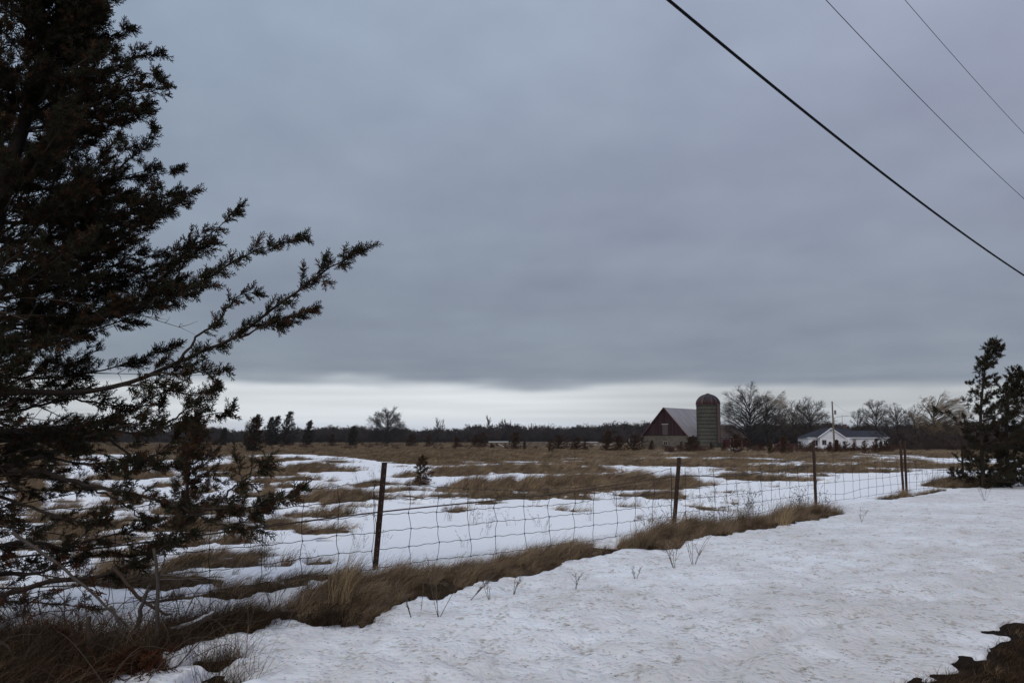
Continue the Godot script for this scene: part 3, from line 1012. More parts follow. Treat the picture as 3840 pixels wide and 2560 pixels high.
# its limbs: radius, then points
const LIMBS := [
	[0.035, -4.95, 2.09, -7.60, -4.51, 2.10, -7.52, -3.87, 2.11, -7.44, -3.33, 2.22, -7.37, -2.94, 2.37, -7.29, -2.49, 2.55, -7.21, -2.05, 2.84, -7.13, -1.75, 3.05, -7.06, -1.45, 3.22, -6.98, -1.18, 3.33, -6.90],
	[0.032, -4.88, 2.46, -7.60, -4.56, 2.53, -7.56, -4.26, 2.62, -7.52, -3.93, 2.71, -7.48, -3.62, 2.82, -7.44, -3.34, 2.89, -7.40, -3.07, 2.96, -7.36, -2.77, 3.10, -7.32, -2.47, 3.28, -7.28, -2.24, 3.38, -7.24, -1.86, 3.46, -7.20],
	[0.018, -3.60, 2.81, -7.40, -3.38, 2.84, -7.40, -3.31, 2.99, -7.40, -3.18, 3.17, -7.40, -3.03, 3.34, -7.40, -2.89, 3.45, -7.40, -2.67, 3.63, -7.40, -2.50, 3.81, -7.40],
	[0.026, -4.82, 2.98, -7.60, -4.45, 3.22, -7.55, -4.01, 3.37, -7.50, -3.66, 3.49, -7.45, -3.42, 3.64, -7.40, -3.19, 3.80, -7.35, -2.88, 3.93, -7.30],
	[0.02, -4.65, 3.46, -7.60, -4.36, 3.84, -7.66, -4.02, 4.07, -7.72, -3.80, 4.19, -7.78, -3.55, 4.25, -7.84, -3.29, 4.31, -7.90],
	[0.016, -4.45, 3.80, -7.60, -4.07, 4.00, -7.58, -3.75, 4.20, -7.56, -3.57, 4.35, -7.54, -3.45, 4.47, -7.52, -3.39, 4.62, -7.50],
	[0.016, -4.66, 4.26, -7.60, -4.32, 4.54, -7.50, -3.94, 4.63, -7.40, -3.65, 4.67, -7.30, -3.29, 4.69, -7.20],
	[0.016, -4.56, 4.76, -7.60, -4.25, 5.03, -7.60, -3.90, 5.19, -7.60, -3.65, 5.34, -7.60, -3.39, 5.37, -7.60],
	[0.016, -4.50, 4.63, -7.60, -4.06, 4.83, -7.45, -3.67, 4.95, -7.30, -3.33, 4.98, -7.15, -3.07, 4.81, -7.00],
	[0.014, -4.53, 4.98, -7.60, -4.37, 5.29, -7.70, -4.20, 5.53, -7.80, -4.07, 5.69, -7.90, -3.89, 5.83, -8.00],
	[0.01, -4.46, 5.51, -7.60, -4.31, 5.70, -7.53, -4.17, 5.80, -7.47, -3.96, 5.70, -7.40],
	[0.035, -4.80, 1.34, -7.60, -4.58, 1.42, -7.48, -4.16, 1.53, -7.37, -3.85, 1.65, -7.25, -3.48, 1.76, -7.13, -3.15, 1.81, -7.02, -2.90, 1.81, -6.90],
	[0.014, -3.05, 1.79, -7.00, -2.91, 1.81, -6.97, -2.78, 1.90, -6.95, -2.64, 2.02, -6.93, -2.46, 2.11, -6.90],
	[0.016, -4.34, 1.58, -7.50, -4.08, 1.53, -7.36, -3.72, 1.47, -7.22, -3.37, 1.44, -7.08, -3.08, 1.42, -6.94, -2.78, 1.48, -6.80],
	[0.026, -4.80, 1.38, -7.60, -4.56, 1.39, -7.46, -4.15, 1.41, -7.31, -3.77, 1.33, -7.17, -3.41, 1.28, -7.02, -2.99, 1.22, -6.88, -2.66, 1.15, -6.73, -2.22, 1.14, -6.59, -1.92, 1.20, -6.44, -1.60, 1.30, -6.30],
	[0.02, -4.79, 1.22, -7.60, -4.53, 1.18, -7.42, -4.04, 1.07, -7.24, -3.61, 0.99, -7.06, -3.40, 1.03, -6.88, -3.26, 1.09, -6.70],
	[0.034, -4.86, 0.30, -7.60, -4.51, 0.32, -7.49, -4.09, 0.44, -7.37, -3.54, 0.53, -7.26, -3.24, 0.63, -7.14, -2.98, 0.74, -7.03, -2.77, 0.85, -6.91, -2.56, 0.95, -6.80],
	[0.02, -4.82, 1.70, -7.60, -4.29, 1.80, -7.55, -3.78, 1.76, -7.50, -3.34, 1.75, -7.45, -2.99, 1.82, -7.40, -2.72, 1.89, -7.35, -2.47, 1.93, -7.30],
	[0.014, -3.67, 1.73, -7.30, -3.45, 1.65, -7.24, -3.26, 1.52, -7.18, -3.09, 1.52, -7.12, -2.89, 1.66, -7.06, -2.74, 1.81, -7.00],
	[0.013, -3.80, 2.10, -7.30, -3.51, 2.14, -7.25, -3.25, 2.16, -7.20, -2.95, 2.12, -7.15, -2.79, 2.06, -7.10, -2.64, 2.07, -7.05, -2.49, 2.12, -7.00],
	[0.012, -3.21, 2.25, -7.20, -2.96, 2.25, -7.15, -2.75, 2.26, -7.10, -2.60, 2.24, -7.05, -2.42, 2.27, -7.00],
	[0.018, -4.84, 1.89, -7.60, -4.49, 1.97, -7.66, -4.13, 2.05, -7.72, -3.76, 2.00, -7.78, -3.48, 2.00, -7.84, -3.31, 2.05, -7.90],
	[0.02, -4.75, 0.70, -7.60, -4.32, 0.78, -7.52, -3.92, 0.74, -7.44, -3.58, 0.84, -7.36, -3.31, 0.88, -7.28, -3.06, 0.98, -7.20],
	[0.018, -4.68, 0.47, -7.60, -4.28, 0.50, -7.56, -3.93, 0.59, -7.52, -3.59, 0.69, -7.48, -3.28, 0.67, -7.44, -3.09, 0.79, -7.40],
	[0.012, -3.79, 1.33, -7.20, -3.49, 1.23, -7.12, -3.24, 1.12, -7.05, -3.03, 1.00, -6.98, -2.75, 0.83, -6.90],
	[0.01, -2.31, 1.15, -6.50, -2.18, 1.29, -6.47, -2.09, 1.37, -6.45, -1.97, 1.48, -6.43, -1.91, 1.51, -6.40],
	[0.01, -2.68, 1.17, -6.70, -2.36, 1.03, -6.67, -2.14, 1.03, -6.63, -1.93, 1.14, -6.60],
	[0.018, -4.63, 3.18, -7.60, -4.23, 3.41, -7.48, -3.86, 3.58, -7.36, -3.59, 3.70, -7.24, -3.30, 3.76, -7.12, -3.07, 3.87, -7.00],
	[0.012, -3.24, 2.88, -7.30, -3.07, 3.09, -7.38, -3.01, 3.30, -7.45, -2.87, 3.45, -7.52, -2.80, 3.54, -7.60],
	[0.012, -2.47, 2.54, -7.15, -2.27, 2.60, -7.11, -2.10, 2.68, -7.08, -1.93, 2.73, -7.04, -1.71, 2.78, -7.00],
	[0.014, -2.93, 2.37, -7.25, -2.80, 2.60, -7.31, -2.64, 2.75, -7.38, -2.53, 2.96, -7.44, -2.35, 3.02, -7.50],
]


const REACH := [[0.0, 3.0], [3.2, 2.7], [3.6, 2.45], [3.98, 2.15], [4.15, 2.0], [4.83, 1.75], [5.37, 1.85], [5.9, 1.2], [7.5, 0.6]]


func held_in(at: Vector3, tip: Vector3) -> float:       # the wind has cropped the crown: how much of a limb to keep
	var far := table(tip.y, REACH)
	return 1.0 if tip.x <= far else clampf((far - at.x) / (tip.x - at.x), 0.2, 1.0)


func points(row: Array, from := 0) -> Array:
	var out := []
	for k in range(from, row.size(), 3):
		out.append(Vector3(row[k], row[k + 1], row[k + 2]))
	return out


func _big_cedar() -> void:
	rng.seed = 77
	var base := Vector3(-5.16, 0, -7.7)
	var o := thing("cedar_tree", "large dark wind-bent cedar with long bare lower limbs at the left edge", "tree", base)
	var trunk := curve(points(TRUNK), 40)
	for k in trunk.size(): trunk[k] -= base
	var g := Geo.new()
	g.tube(trunk, taper(trunk.size(), 0.15, 0.012, 0.8), 10)
	part("trunk", g.mesh(mats["bark"]), o)
	var wind := Vector3(0.85, 0.25, 0.1)
	var k := 0
	for row in LIMBS:
		var pts := curve(points(row, 1), 26)
		for j in pts.size(): pts[j] = pts[j] - base + Vector3(rnd(-0.012, 0.012), rnd(-0.012, 0.012), rnd(-0.012, 0.012))
		var low: bool = row[2] < 2.2 and row[5] < 2.0
		var from := 0.42 if k in [0, 1, 11] else 0.30
		if k in [14, 16]: from = 0.45
		if k == 15: from = 0.55
		cedar_limb(pts, row[0], from, 0.105, 0.042, (0.46 if row[0] > 0.017 else 0.3) if not low else 0.34, o, sprays, 0.25, wind)
		k += 1
	# the dense crown between them
	for q in 200:
		var u := pow(rnd(0.0, 1.0), 0.8)
		var at := trunk[int(lerpf(7, 38, u))]
		var az := rnd(-PI, PI)
		var out := Vector3(cos(az), 0, sin(az) * 0.8 + 0.15)
		var l := lerpf(1.95, 0.5, u) * rnd(0.55, 1.0)
		if out.x < 0.0: l *= 0.75
		elif u > 0.4: l *= 0.62
		var rise := lerpf(-0.05, 0.75, u) + rnd(-0.15, 0.2)
		var a := at + out * l * 0.35 + UPV * l * 0.35 * (rise - 0.1)
		var b := at + out * l * 0.7 + UPV * l * 0.7 * rise + wind * l * 0.12
		var c := at + out * l + UPV * l * (rise + 0.12) + wind * l * 0.3
		var keep := held_in(at, c + Vector3(0.2, 0, 0))
		a = at.lerp(a, keep)
		b = at.lerp(b, keep)
		c = at.lerp(c, keep)
		cedar_limb(curve([at, a, b, c], 12), clampf(l * 0.011, 0.006, 0.03), 0.12 if u > 0.4 else 0.25, 0.115, 0.05, 0.46, o, sprays, 0.25, wind)
	for q in 36:
		var at := trunk[rng.randi_range(6, 24)]
		var az := rnd(-1.35, 1.35)
		var out := Vector3(cos(az), 0, sin(az) * 0.7)
		var l := rnd(0.9, 2.0)
		var rise := rnd(0.0, 0.4)
		l *= held_in(at, at + out * l + UPV * l * rise + wind * l * 0.2 + Vector3(0.2, 0, 0))
		cedar_limb(curve([at, at + out * l * 0.35 + UPV * l * 0.2 * rise, at + out * l * 0.7 + UPV * l * 0.6 * rise, at + out * l + UPV * l * rise + wind * l * 0.2], 12), clampf(l * 0.01, 0.006, 0.02), 0.2, 0.1, 0.05, 0.44, o, sprays, 0.15, wind)
	for q in 34:                            # low tangled limbs near the foot
		var at := trunk[rng.randi_range(1, 7)]
		var az := rnd(-1.3, 1.3)
		var out := Vector3(cos(az), rnd(-0.15, 0.2), sin(az) * 0.8)
		var l := rnd(0.7, 1.9)
		cedar_limb(curve([at, at + out * l * 0.4 + UPV * rnd(-0.05, 0.12), at + out * l + UPV * rnd(-0.2, 0.25)], 10), clampf(l * 0.01, 0.006, 0.02), 0.3, 0.095, 0.06, 0.36, o, sprays, 0.3, wind)
	# bare dead limbs low down
	for q in 26:
		var at := trunk[rng.randi_range(1, 14)]
		var az := rnd(-1.2, 1.2)
		var l := rnd(0.8, 2.2)
		var out := Vector3(cos(az), rnd(-0.25, 0.15), sin(az))
		var line := curve([at, at + out * l * 0.4 + UPV * rnd(-0.1, 0.1), at + out * l + UPV * rnd(-0.35, 0.2)], 10)
		var dg := Geo.new()
		dg.tube(line, taper(line.size(), rnd(0.008, 0.018), 0.002), 5)
		for s in rng.randi_range(5, 12):
			var p := line[rng.randi_range(2, 10)]
			var d := Vector3(rnd(-0.3, 1), rnd(-0.6, 0.5), rnd(-0.7, 0.7)).normalized() * rnd(0.1, 0.45)
			dg.tube(PackedVector3Array([p, p + d * 0.5 + Vector3(0, rnd(-0.04, 0.04), 0), p + d]), PackedFloat32Array([0.004, 0.0028, 0.0012]), 3, false)
		part("dead_limb", dg.mesh(mats["twig"]), o)


# ---- smaller cedars ---------------------------------------------------------------------------------------------------
func young_cedar(called: String, label: String, at: Vector3, height: float, width: float, lean: Vector3, limbs: int, size: float, red: float, kinds: Array, group := "") -> Node3D:
	var o := thing(called, label, "tree", at, 0.0, group)
	var top := Vector3(lean.x * height, height, lean.z * height)
	var trunk := curve([Vector3(0, -0.15, 0), top * 0.35 + Vector3(-lean.x * 0.12 * height, 0, 0), top * 0.7 - Vector3(lean.x * 0.15 * height, 0, 0), top], 16)
	var g := Geo.new()
	g.tube(trunk, taper(trunk.size(), height * 0.018 + 0.006, 0.004), 6)
	part("trunk", g.mesh(mats["bark"]), o)
	var wind := Vector3(0.8, 0.25, 0)
	var wood := Geo.new()
	var where := []
	var tint := []
	for q in limbs:
		var u := (q + rnd(0.0, 0.9)) / limbs
		var p := trunk[int(u * 15.0 + 1)]
		var az := q * 2.4 + rnd(-0.5, 0.5)
		var out := Vector3(cos(az), 0, sin(az))
		var prof := pow(1.0 - u, 0.8) * minf(1.0, 0.55 + u * 4.0) + 0.07
		var l := width * prof * rnd(0.5, 1.15) * (1.15 if out.x > 0.0 else 0.85)
		var rise := lerpf(0.1, 1.2, u)
		var line := curve([p, p + out * l * 0.5 + UPV * l * 0.4 * rise, p + out * l + UPV * l * rise + wind * l * 0.25], 6)
		wood.tube(line, taper(line.size(), 0.004 + l * 0.008, 0.002), 4, false)
		var n := maxi(3, int(l / (size * 0.33)))
		for j in n:
			var f := (j + 1.0) / n
			var c := line[clampi(int(f * 6.0), 1, 6)]
			var t := (line[clampi(int(f * 6.0), 1, 6)] - line[clampi(int(f * 6.0) - 1, 0, 5)]).normalized()
			for z in 3:
				var sb := aimed(t, rnd(0, TAU))
				var s := size * rnd(0.6, 1.25)
				where.append(Transform3D(aimed(t * rnd(0.2, 1.0) + sb.x * rnd(0.2, 1.1) + wind * 0.3, rnd(0, TAU)).scaled_local(Vector3(s, s, s)), c))
				tint.append(cedar_tone(red))
	for z in 6:
		where.append(Transform3D(aimed(Vector3(0.5 + rnd(-0.3, 0.5), 1, rnd(-0.3, 0.3)), rnd(0, TAU)).scaled_local(Vector3.ONE * size * rnd(0.9, 1.5)), top))
		tint.append(cedar_tone(red))
	part("limbs", wood.mesh(mats["bark"]), o)
	many("foliage", kinds[0], where, tint, o)
	return o


func copy(o: Node3D, called: String, label: String, at: Vector3, turn: float, size: float, group := "") -> Node3D:
	var c: Node3D = o.duplicate()
	c.name = numbered(called)
	add_child(c, true)
	c.position = at
	c.rotation.y = turn
	c.scale = Vector3.ONE * size
	c.set_meta("label", label)
	if group: c.set_meta("group", group)
	return c


func on(x: float, z: float) -> Vector3:
	return Vector3(x, ground_at(x, z), z)


func _cedars() -> void:
	rng.seed = 5150
	var wind := Vector3(0.85, 0.3, 0.0)
	# the two cedars at the far end of the fence
	for which in 2:
		var base := Vector3(15.2, 0, -27.0) if which == 0 else Vector3(16.35, 0, -27.6)
		var o := thing("cedar_tree", "tall ragged dark cedar beside last fence posts, with long arm reaching left" if which == 0 else "shorter dark cedar crowding behind the tall one at right edge", "tree", base, 0.0, "cedars by the fence end")
		var line := [Vector3(0, -0.1, 0), Vector3(0.03, 1.2, 0), Vector3(0.06, 2.35, 0), Vector3(0.24, 3.6, 0), Vector3(0.42, 4.35, 0), Vector3(0.70, 4.85, 0)] if which == 0 else [Vector3(0, -0.1, 0), Vector3(0.05, 1.2, 0), Vector3(0.12, 2.5, 0), Vector3(0.32, 3.3, 0), Vector3(0.55, 3.95, 0)]
		var trunk := curve(line, 24)
		var g := Geo.new()
		g.tube(trunk, taper(trunk.size(), 0.085, 0.008, 0.8), 8)
		part("trunk", g.mesh(mats["bark"]), o)
		for q in 76:
			var u := pow((q + rnd(0, 0.8)) / 76.0, 1.2)
			var at := trunk[clampi(int(lerpf(1.5, 23.5, u)), 0, 24)]
			var az := q * 2.4 + rnd(-0.4, 0.4)
			var out := Vector3(cos(az), 0, sin(az))
			var l := lerpf(2.1, 0.16, pow(u, 0.62)) * rnd(0.3, 1.0)
			if out.x < -0.3: l *= 0.75
			var rise := lerpf(-0.18, 0.5, u) + (0.35 if out.x > 0.0 else 0.08) + rnd(-0.12, 0.12)
			cedar_limb(curve([at, at + out * l * 0.5 + UPV * l * 0.4 * rise, at + out * l + UPV * l * (rise + 0.1) + wind * l * 0.3], 8), 0.008 + l * 0.008, 0.10, 0.14, 0.05, 0.31, o, sprays, 0.15, wind, 1.0)
		if which == 0:
			for arm in [[-0.0, 2.2, 0.0, -0.55, 2.05, 0.1, -1.1, 2.42, 0.2, -1.62, 2.62, 0.4], [-0.03, 0.55, 0.0, -0.5, 0.66, 0.3, -0.85, 0.85, 0.5, -1.2, 1.15, 0.6], [0.05, 0.4, 0, 0.7, 0.28, 0.3, 1.3, 0.3, 0.5, 1.9, 0.12, 0.6]]:
				cedar_limb(curve(points(arm), 14), 0.03, 0.35, 0.14, 0.06, 0.36, o, sprays, 0.1, Vector3(-0.2, 0.3, 0), 0.6)
	# cedars in the field
	young_cedar("field_cedar", "small reddish cedar sapling alone on the snow behind the first fence span", on(-3.12, -28.5), 0.88, 0.30, Vector3(0.02, 0, 0), 26, 0.15, 0.75, sprays)
	young_cedar("field_cedar", "bronze bushy cedar in the field seen through the big cedar's limbs", on(-5.85, -15.0), 2.0, 0.62, Vector3(0.06, 0, 0), 60, 0.17, 0.6, sprays)
	young_cedar("field_cedar", "lone dark cedar with pointed top at the far edge of the snow", on(-32.9, -105.0), 4.3, 1.6, Vector3(0.12, 0, 0), 64, 0.5, 0.4, sprays_far)
	# dark cedars before the far wood
	var far := [[1016, 8.0, 235.0, "slim dark cedar, leftmost of the close group before the far wood"], [1037, 8.6, 238.0, "slim dark cedar, second from left before the far wood"], [1078, 9.6, 232.0, "tallest bent dark cedar before the far wood"], [1160, 7.0, 236.0, "squat dark cedar right of the tall bent one"], [1323, 5.2, 225.0, "low dark cedar left of the lone bare oak"], [845, 4.6, 230.0, "dark cedar at the far wood just right of the big cedar"]]
	for q in far:
		var d: float = q[2]
		var x: float = (q[0] - 1920.0) / 3079.0 * d
		young_cedar("far_cedar", q[3], on(x, -d), q[1] * 0.92, q[1] * 0.27, Vector3(0.13, 0, 0), 60, 0.75, 0.15, sprays_far, "dark cedars before the far wood")
	# rusty saplings scattered before the barn and the house
	var proto: Array = []
	for k in 5:
		var o := young_cedar("cedar_sapling", "", Vector3.ZERO, 2.0, [0.95, 0.65, 1.2, 0.8, 1.0][k], Vector3([0.1, 0.02, -0.05, 0.15, 0.05][k], 0, 0), [38, 50, 34, 44, 28][k], 0.24, 0.8, sprays_far)
		proto.append(o)
	var spots := [[3092, 100.0, 1.5, "rusty cedar sapling below the left gable window of the white house"], [3118, 103.0, 1.95, "tall rusty sapling below the utility pole"], [3152, 101.0, 1.6, "rusty sapling right of the utility pole"], [3180, 104.0, 1.4, "rusty sapling below the white house door"], [3222, 99.0, 1.75, "pointed rusty sapling right of the house door"], [3262, 102.0, 1.6, "rusty sapling below the right wall of the house"], [3284, 105.0, 1.4, "smaller rusty sapling below the right wall of the house"], [3308, 108.0, 1.2, "low rusty sapling at the right end of the house"],
		[2573, 118.0, 2.0, "bushy sapling before the barn's corner"], [2545, 125.0, 1.3, "low sapling before the barn's block wall"], [2605, 128.0, 1.5, "rusty sapling left of the silo's foot"], [2655, 132.0, 1.3, "low rusty bush before the silo"], [2750, 92.0, 1.9, "rusty sapling standing forward, right of the silo"], [2700, 122.0, 1.4, "rusty bush before the barn's right end"], [2795, 120.0, 1.6, "rusty bush before the red shed"], [2870, 84.0, 1.3, "left of two dark saplings below the big bare trees"], [2922, 88.0, 1.8, "right of two dark saplings below the dark truck"], [2985, 125.0, 1.4, "rusty bush left of the white house"], [3020, 122.0, 1.3, "low rusty bush at the left end of the house"], [2060, 100.0, 1.5, "crooked cedar sapling on the snow streak before the rail fence"], [1925, 168.0, 3.0, "dark bush behind the left end of the rail fence"], [1965, 150.0, 1.5, "small dark bush at the rail fence"], [2096, 140.0, 2.2, "dark bush before the middle of the rail fence"], [2151, 128.0, 2.0, "dark round bush before the right part of the rail fence"], [2189, 136.0, 1.7, "dark bush right of the round one at the rail fence"], [2268, 122.0, 2.7, "largest rusty bush left of the barn"], [2312, 126.0, 2.2, "spreading rusty bush left of the barn"], [2375, 128.0, 2.3, "rusty bush nearest the barn's left corner"], [2433, 140.0, 1.6, "low bush at the foot of the barn's gable wall"], [1808, 190.0, 3.0, "dark bush left of the white rail"], [1780, 195.0, 2.6, "dark bush second left of the white rail"], [1713, 190.0, 2.2, "small dark bush far left of the white rail"], [1845, 165.0, 1.1, "tiny dark bush below the white rail"], [1540, 215.0, 3.0, "dark bush right of the lone oak"], [1610, 205.0, 2.6, "second dark bush right of the lone oak"], [1248, 210.0, 2.8, "dark low cedar bush left of the lone oak"], [2835, 128.0, 1.3, "low rusty bush before the tree trunks"]]
	var used := 0
	for q in spots:
		var d: float = q[1]
		var x: float = (q[0] - 1920.0) / 3079.0 * d
		var o: Node3D
		if used < 5:
			o = proto[used]
			o.position = on(x, -d)
			o.scale = Vector3.ONE * q[2] * (0.42 if q[0] > 3050 else 0.5)
			o.set_meta("label", q[3])
			o.set_meta("group", "cedar saplings across the field")
		else:
			o = copy(proto[used % 5], "cedar_sapling", q[3], on(x, -d), rnd(-0.6, 0.6), q[2] * 0.5, "cedar saplings across the field")
		if q[2] > 1.85 and q[0] < 2700: o.scale.x *= 1.5
		used += 1


# ---- bare trees -------------------------------------------------------------------------------------------------------
func grow(geos: Array, p: Vector3, dir: Vector3, len: float, r: float, level: int, style: Dictionary) -> void:      # scrub: forks freely
	var last: bool = level >= style.levels
	var steps := 1 if last else 3
	var line := PackedVector3Array([p])
	var dirs := [dir]
	var d := dir
	for k in steps:
		d = (d + Vector3(rnd(-1, 1), rnd(-1, 1), rnd(-1, 1)) * style.wobble + UPV * style.lift).normalized()
		p += d * len / steps
		line.append(p)
		dirs.append(d)
	geos[0].tube(line, taper(line.size(), r, r * (0.35 if last else 0.62)), 5 if level < 2 else 3, false)
	if last: return
	for k in style.children:
		var f := 1.0 if k == 0 else rnd(0.15, 1.0)
		var j := clampi(int(f * steps), 0, steps)
		var q := line[j] if j == steps else line[j].lerp(line[j + 1], f * steps - j)
		var b := aimed(dirs[j], k * 2.4 + rnd(-0.6, 0.6))
		var spread: float = style.spread * rnd(0.6, 1.25) * (0.45 if k == 0 else 1.0)
		grow(geos, q, (dirs[j] * cos(spread) + b.x * sin(spread)).normalized(), len * style.shrink * rnd(0.75, 1.15), maxf(r * (0.68 if k == 0 else 0.5), style.twig), level + 1, style)


# A grown bare tree: limbs leave the trunk all round and reach for the crown's dome, and carry three orders of twigs.
# s: height, crown (half-width), bole (share of the height), limbs, wind (how far the crown is blown to +x), twig (radius)
func bare_tree(called: String, label: String, at: Vector3, s: Dictionary, tone: Array, seed_: int) -> Node3D:
	rng.seed = seed_
	var o := thing(called, label, "tree", at)
	var h: float = s.height
	var w: float = s.crown
	var lean: Vector3 = s.get("lean", Vector3.ZERO)
	var wind: float = s.get("wind", 0.0)
	var base_r: float = s.get("girth", 0.026) * h
	var trunk := curve([Vector3(0, -0.3, 0), Vector3(0, h * s.bole * 0.6, 0) + lean * h * 0.15, Vector3(rnd(-0.02, 0.02) * h, h * 0.5, 0) + lean * h * 0.5, Vector3(rnd(-0.04, 0.04) * h + wind * h * 0.1, h * 0.72, 0) + lean * h], 20)
	var tg := Geo.new()
	tg.tube(trunk, taper(21, base_r, base_r * 0.12, 0.75), 8, false)
	part("trunk", tg.mesh(tone[0]), o)
	var lg := Geo.new()
	var wg := Geo.new()
	var centre := Vector3(0, h * (s.bole + 0.12), 0) + lean * h * 0.6
	var rise: float = h - centre.y
	var n: int = s.limbs
	for k in n:
		var u := (k + 0.5) / n
		var start := trunk[clampi(int(lerpf(20.0 * s.bole * 1.05, 17.0, pow(u, 0.9))), 1, 19)]
		var up := lerpf(-0.12, 0.98, pow(u, 0.95)) + rnd(-0.1, 0.03)      # sine of the height the limb makes for
		var az := k * 2.4 + rnd(-0.35, 0.35)
		var flat := sqrt(maxf(0.0, 1.0 - up * up))
		var tip := centre + Vector3(cos(az) * flat * w, up * rise, sin(az) * flat * w) * rnd(0.78, 1.0)
		tip.x += wind * w * 0.5 * clampf(tip.y / h, 0, 1)
		var l := start.distance_to(tip)
		var out := (tip - start).normalized()
		var line := curve([start, start + out * l * 0.4 + UPV * l * 0.07, start + out * l * 0.75 + UPV * l * 0.06, tip], 12)
		for j in range(1, 13): line[j] += Vector3(rnd(-1, 1), rnd(-1, 1), rnd(-1, 1)) * l * 0.018
		lg.tube(line, taper(13, clampf(l * 0.021, 0.04, base_r * 0.55), s.twig * 1.3, 0.85), 5, false)
		var m := int(clampf(l * 2.0, 6, 15))
		for j in m:
			var f := lerpf(0.28, 1.0, (j + rnd(0, 0.9)) / m)
			var q := line[clampi(int(f * 12), 0, 12)]
			var t := (line[clampi(int(f * 12) + 1, 1, 12)] - line[clampi(int(f * 12), 0, 11)]).normalized()
			var b := aimed(t, j * 2.4 + rnd(-0.5, 0.5))
			var d := (t * 0.75 + b.x * 0.75 + (q - centre).normalized() * 0.35 + Vector3(wind, 0.08, 0) * 0.7).normalized()
			branchlet(wg, lg, q, d, l * 0.34 * (1.15 - 0.6 * f) * rnd(0.6, 1.2), 2, s, wind)
	part("limbs", lg.mesh(tone[0]), o)
	part("twigs", wg.mesh(tone[1]), o).set_meta("kind", "stuff")
	return o


func branchlet(wg: Geo, lg: Geo, p: Vector3, d: Vector3, l: float, order: int, s: Dictionary, wind: float) -> void:
	var r: float = s.twig * 1.25 * (1.7 if order == 2 else (1.2 if order == 1 else 0.9))
	var steps := order + 1
	var line := PackedVector3Array([p])
	var q := p
	for k in steps:
		d = (d + Vector3(rnd(-0.2, 0.2) + wind * 0.45, rnd(-0.16, 0.2) - wind * 0.12 * k, rnd(-0.2, 0.2))).normalized()
		q += d * l / steps
		line.append(q)
	(lg if order == 2 else wg).tube(line, taper(steps + 1, r, r * 0.55), 3, false)
	if order == 0: return
	var n := 5 if order == 2 else 4
	for k in n:
		var f := lerpf(0.25, 1.0, (k + rnd(0.2, 1.0)) / n)
		var j := clampi(int(f * steps), 0, steps - 1)
		var at := line[j].lerp(line[j + 1], clampf(f * steps - j, 0, 1))
		var t := (line[j + 1] - line[j]).normalized()
		var b := aimed(t, k * 2.4 + rnd(-0.6, 0.6))
		branchlet(wg, lg, at, (t * 0.8 + b.x * rnd(0.4, 0.85)).normalized(), l * rnd(0.45, 0.7), order - 1, s, wind)


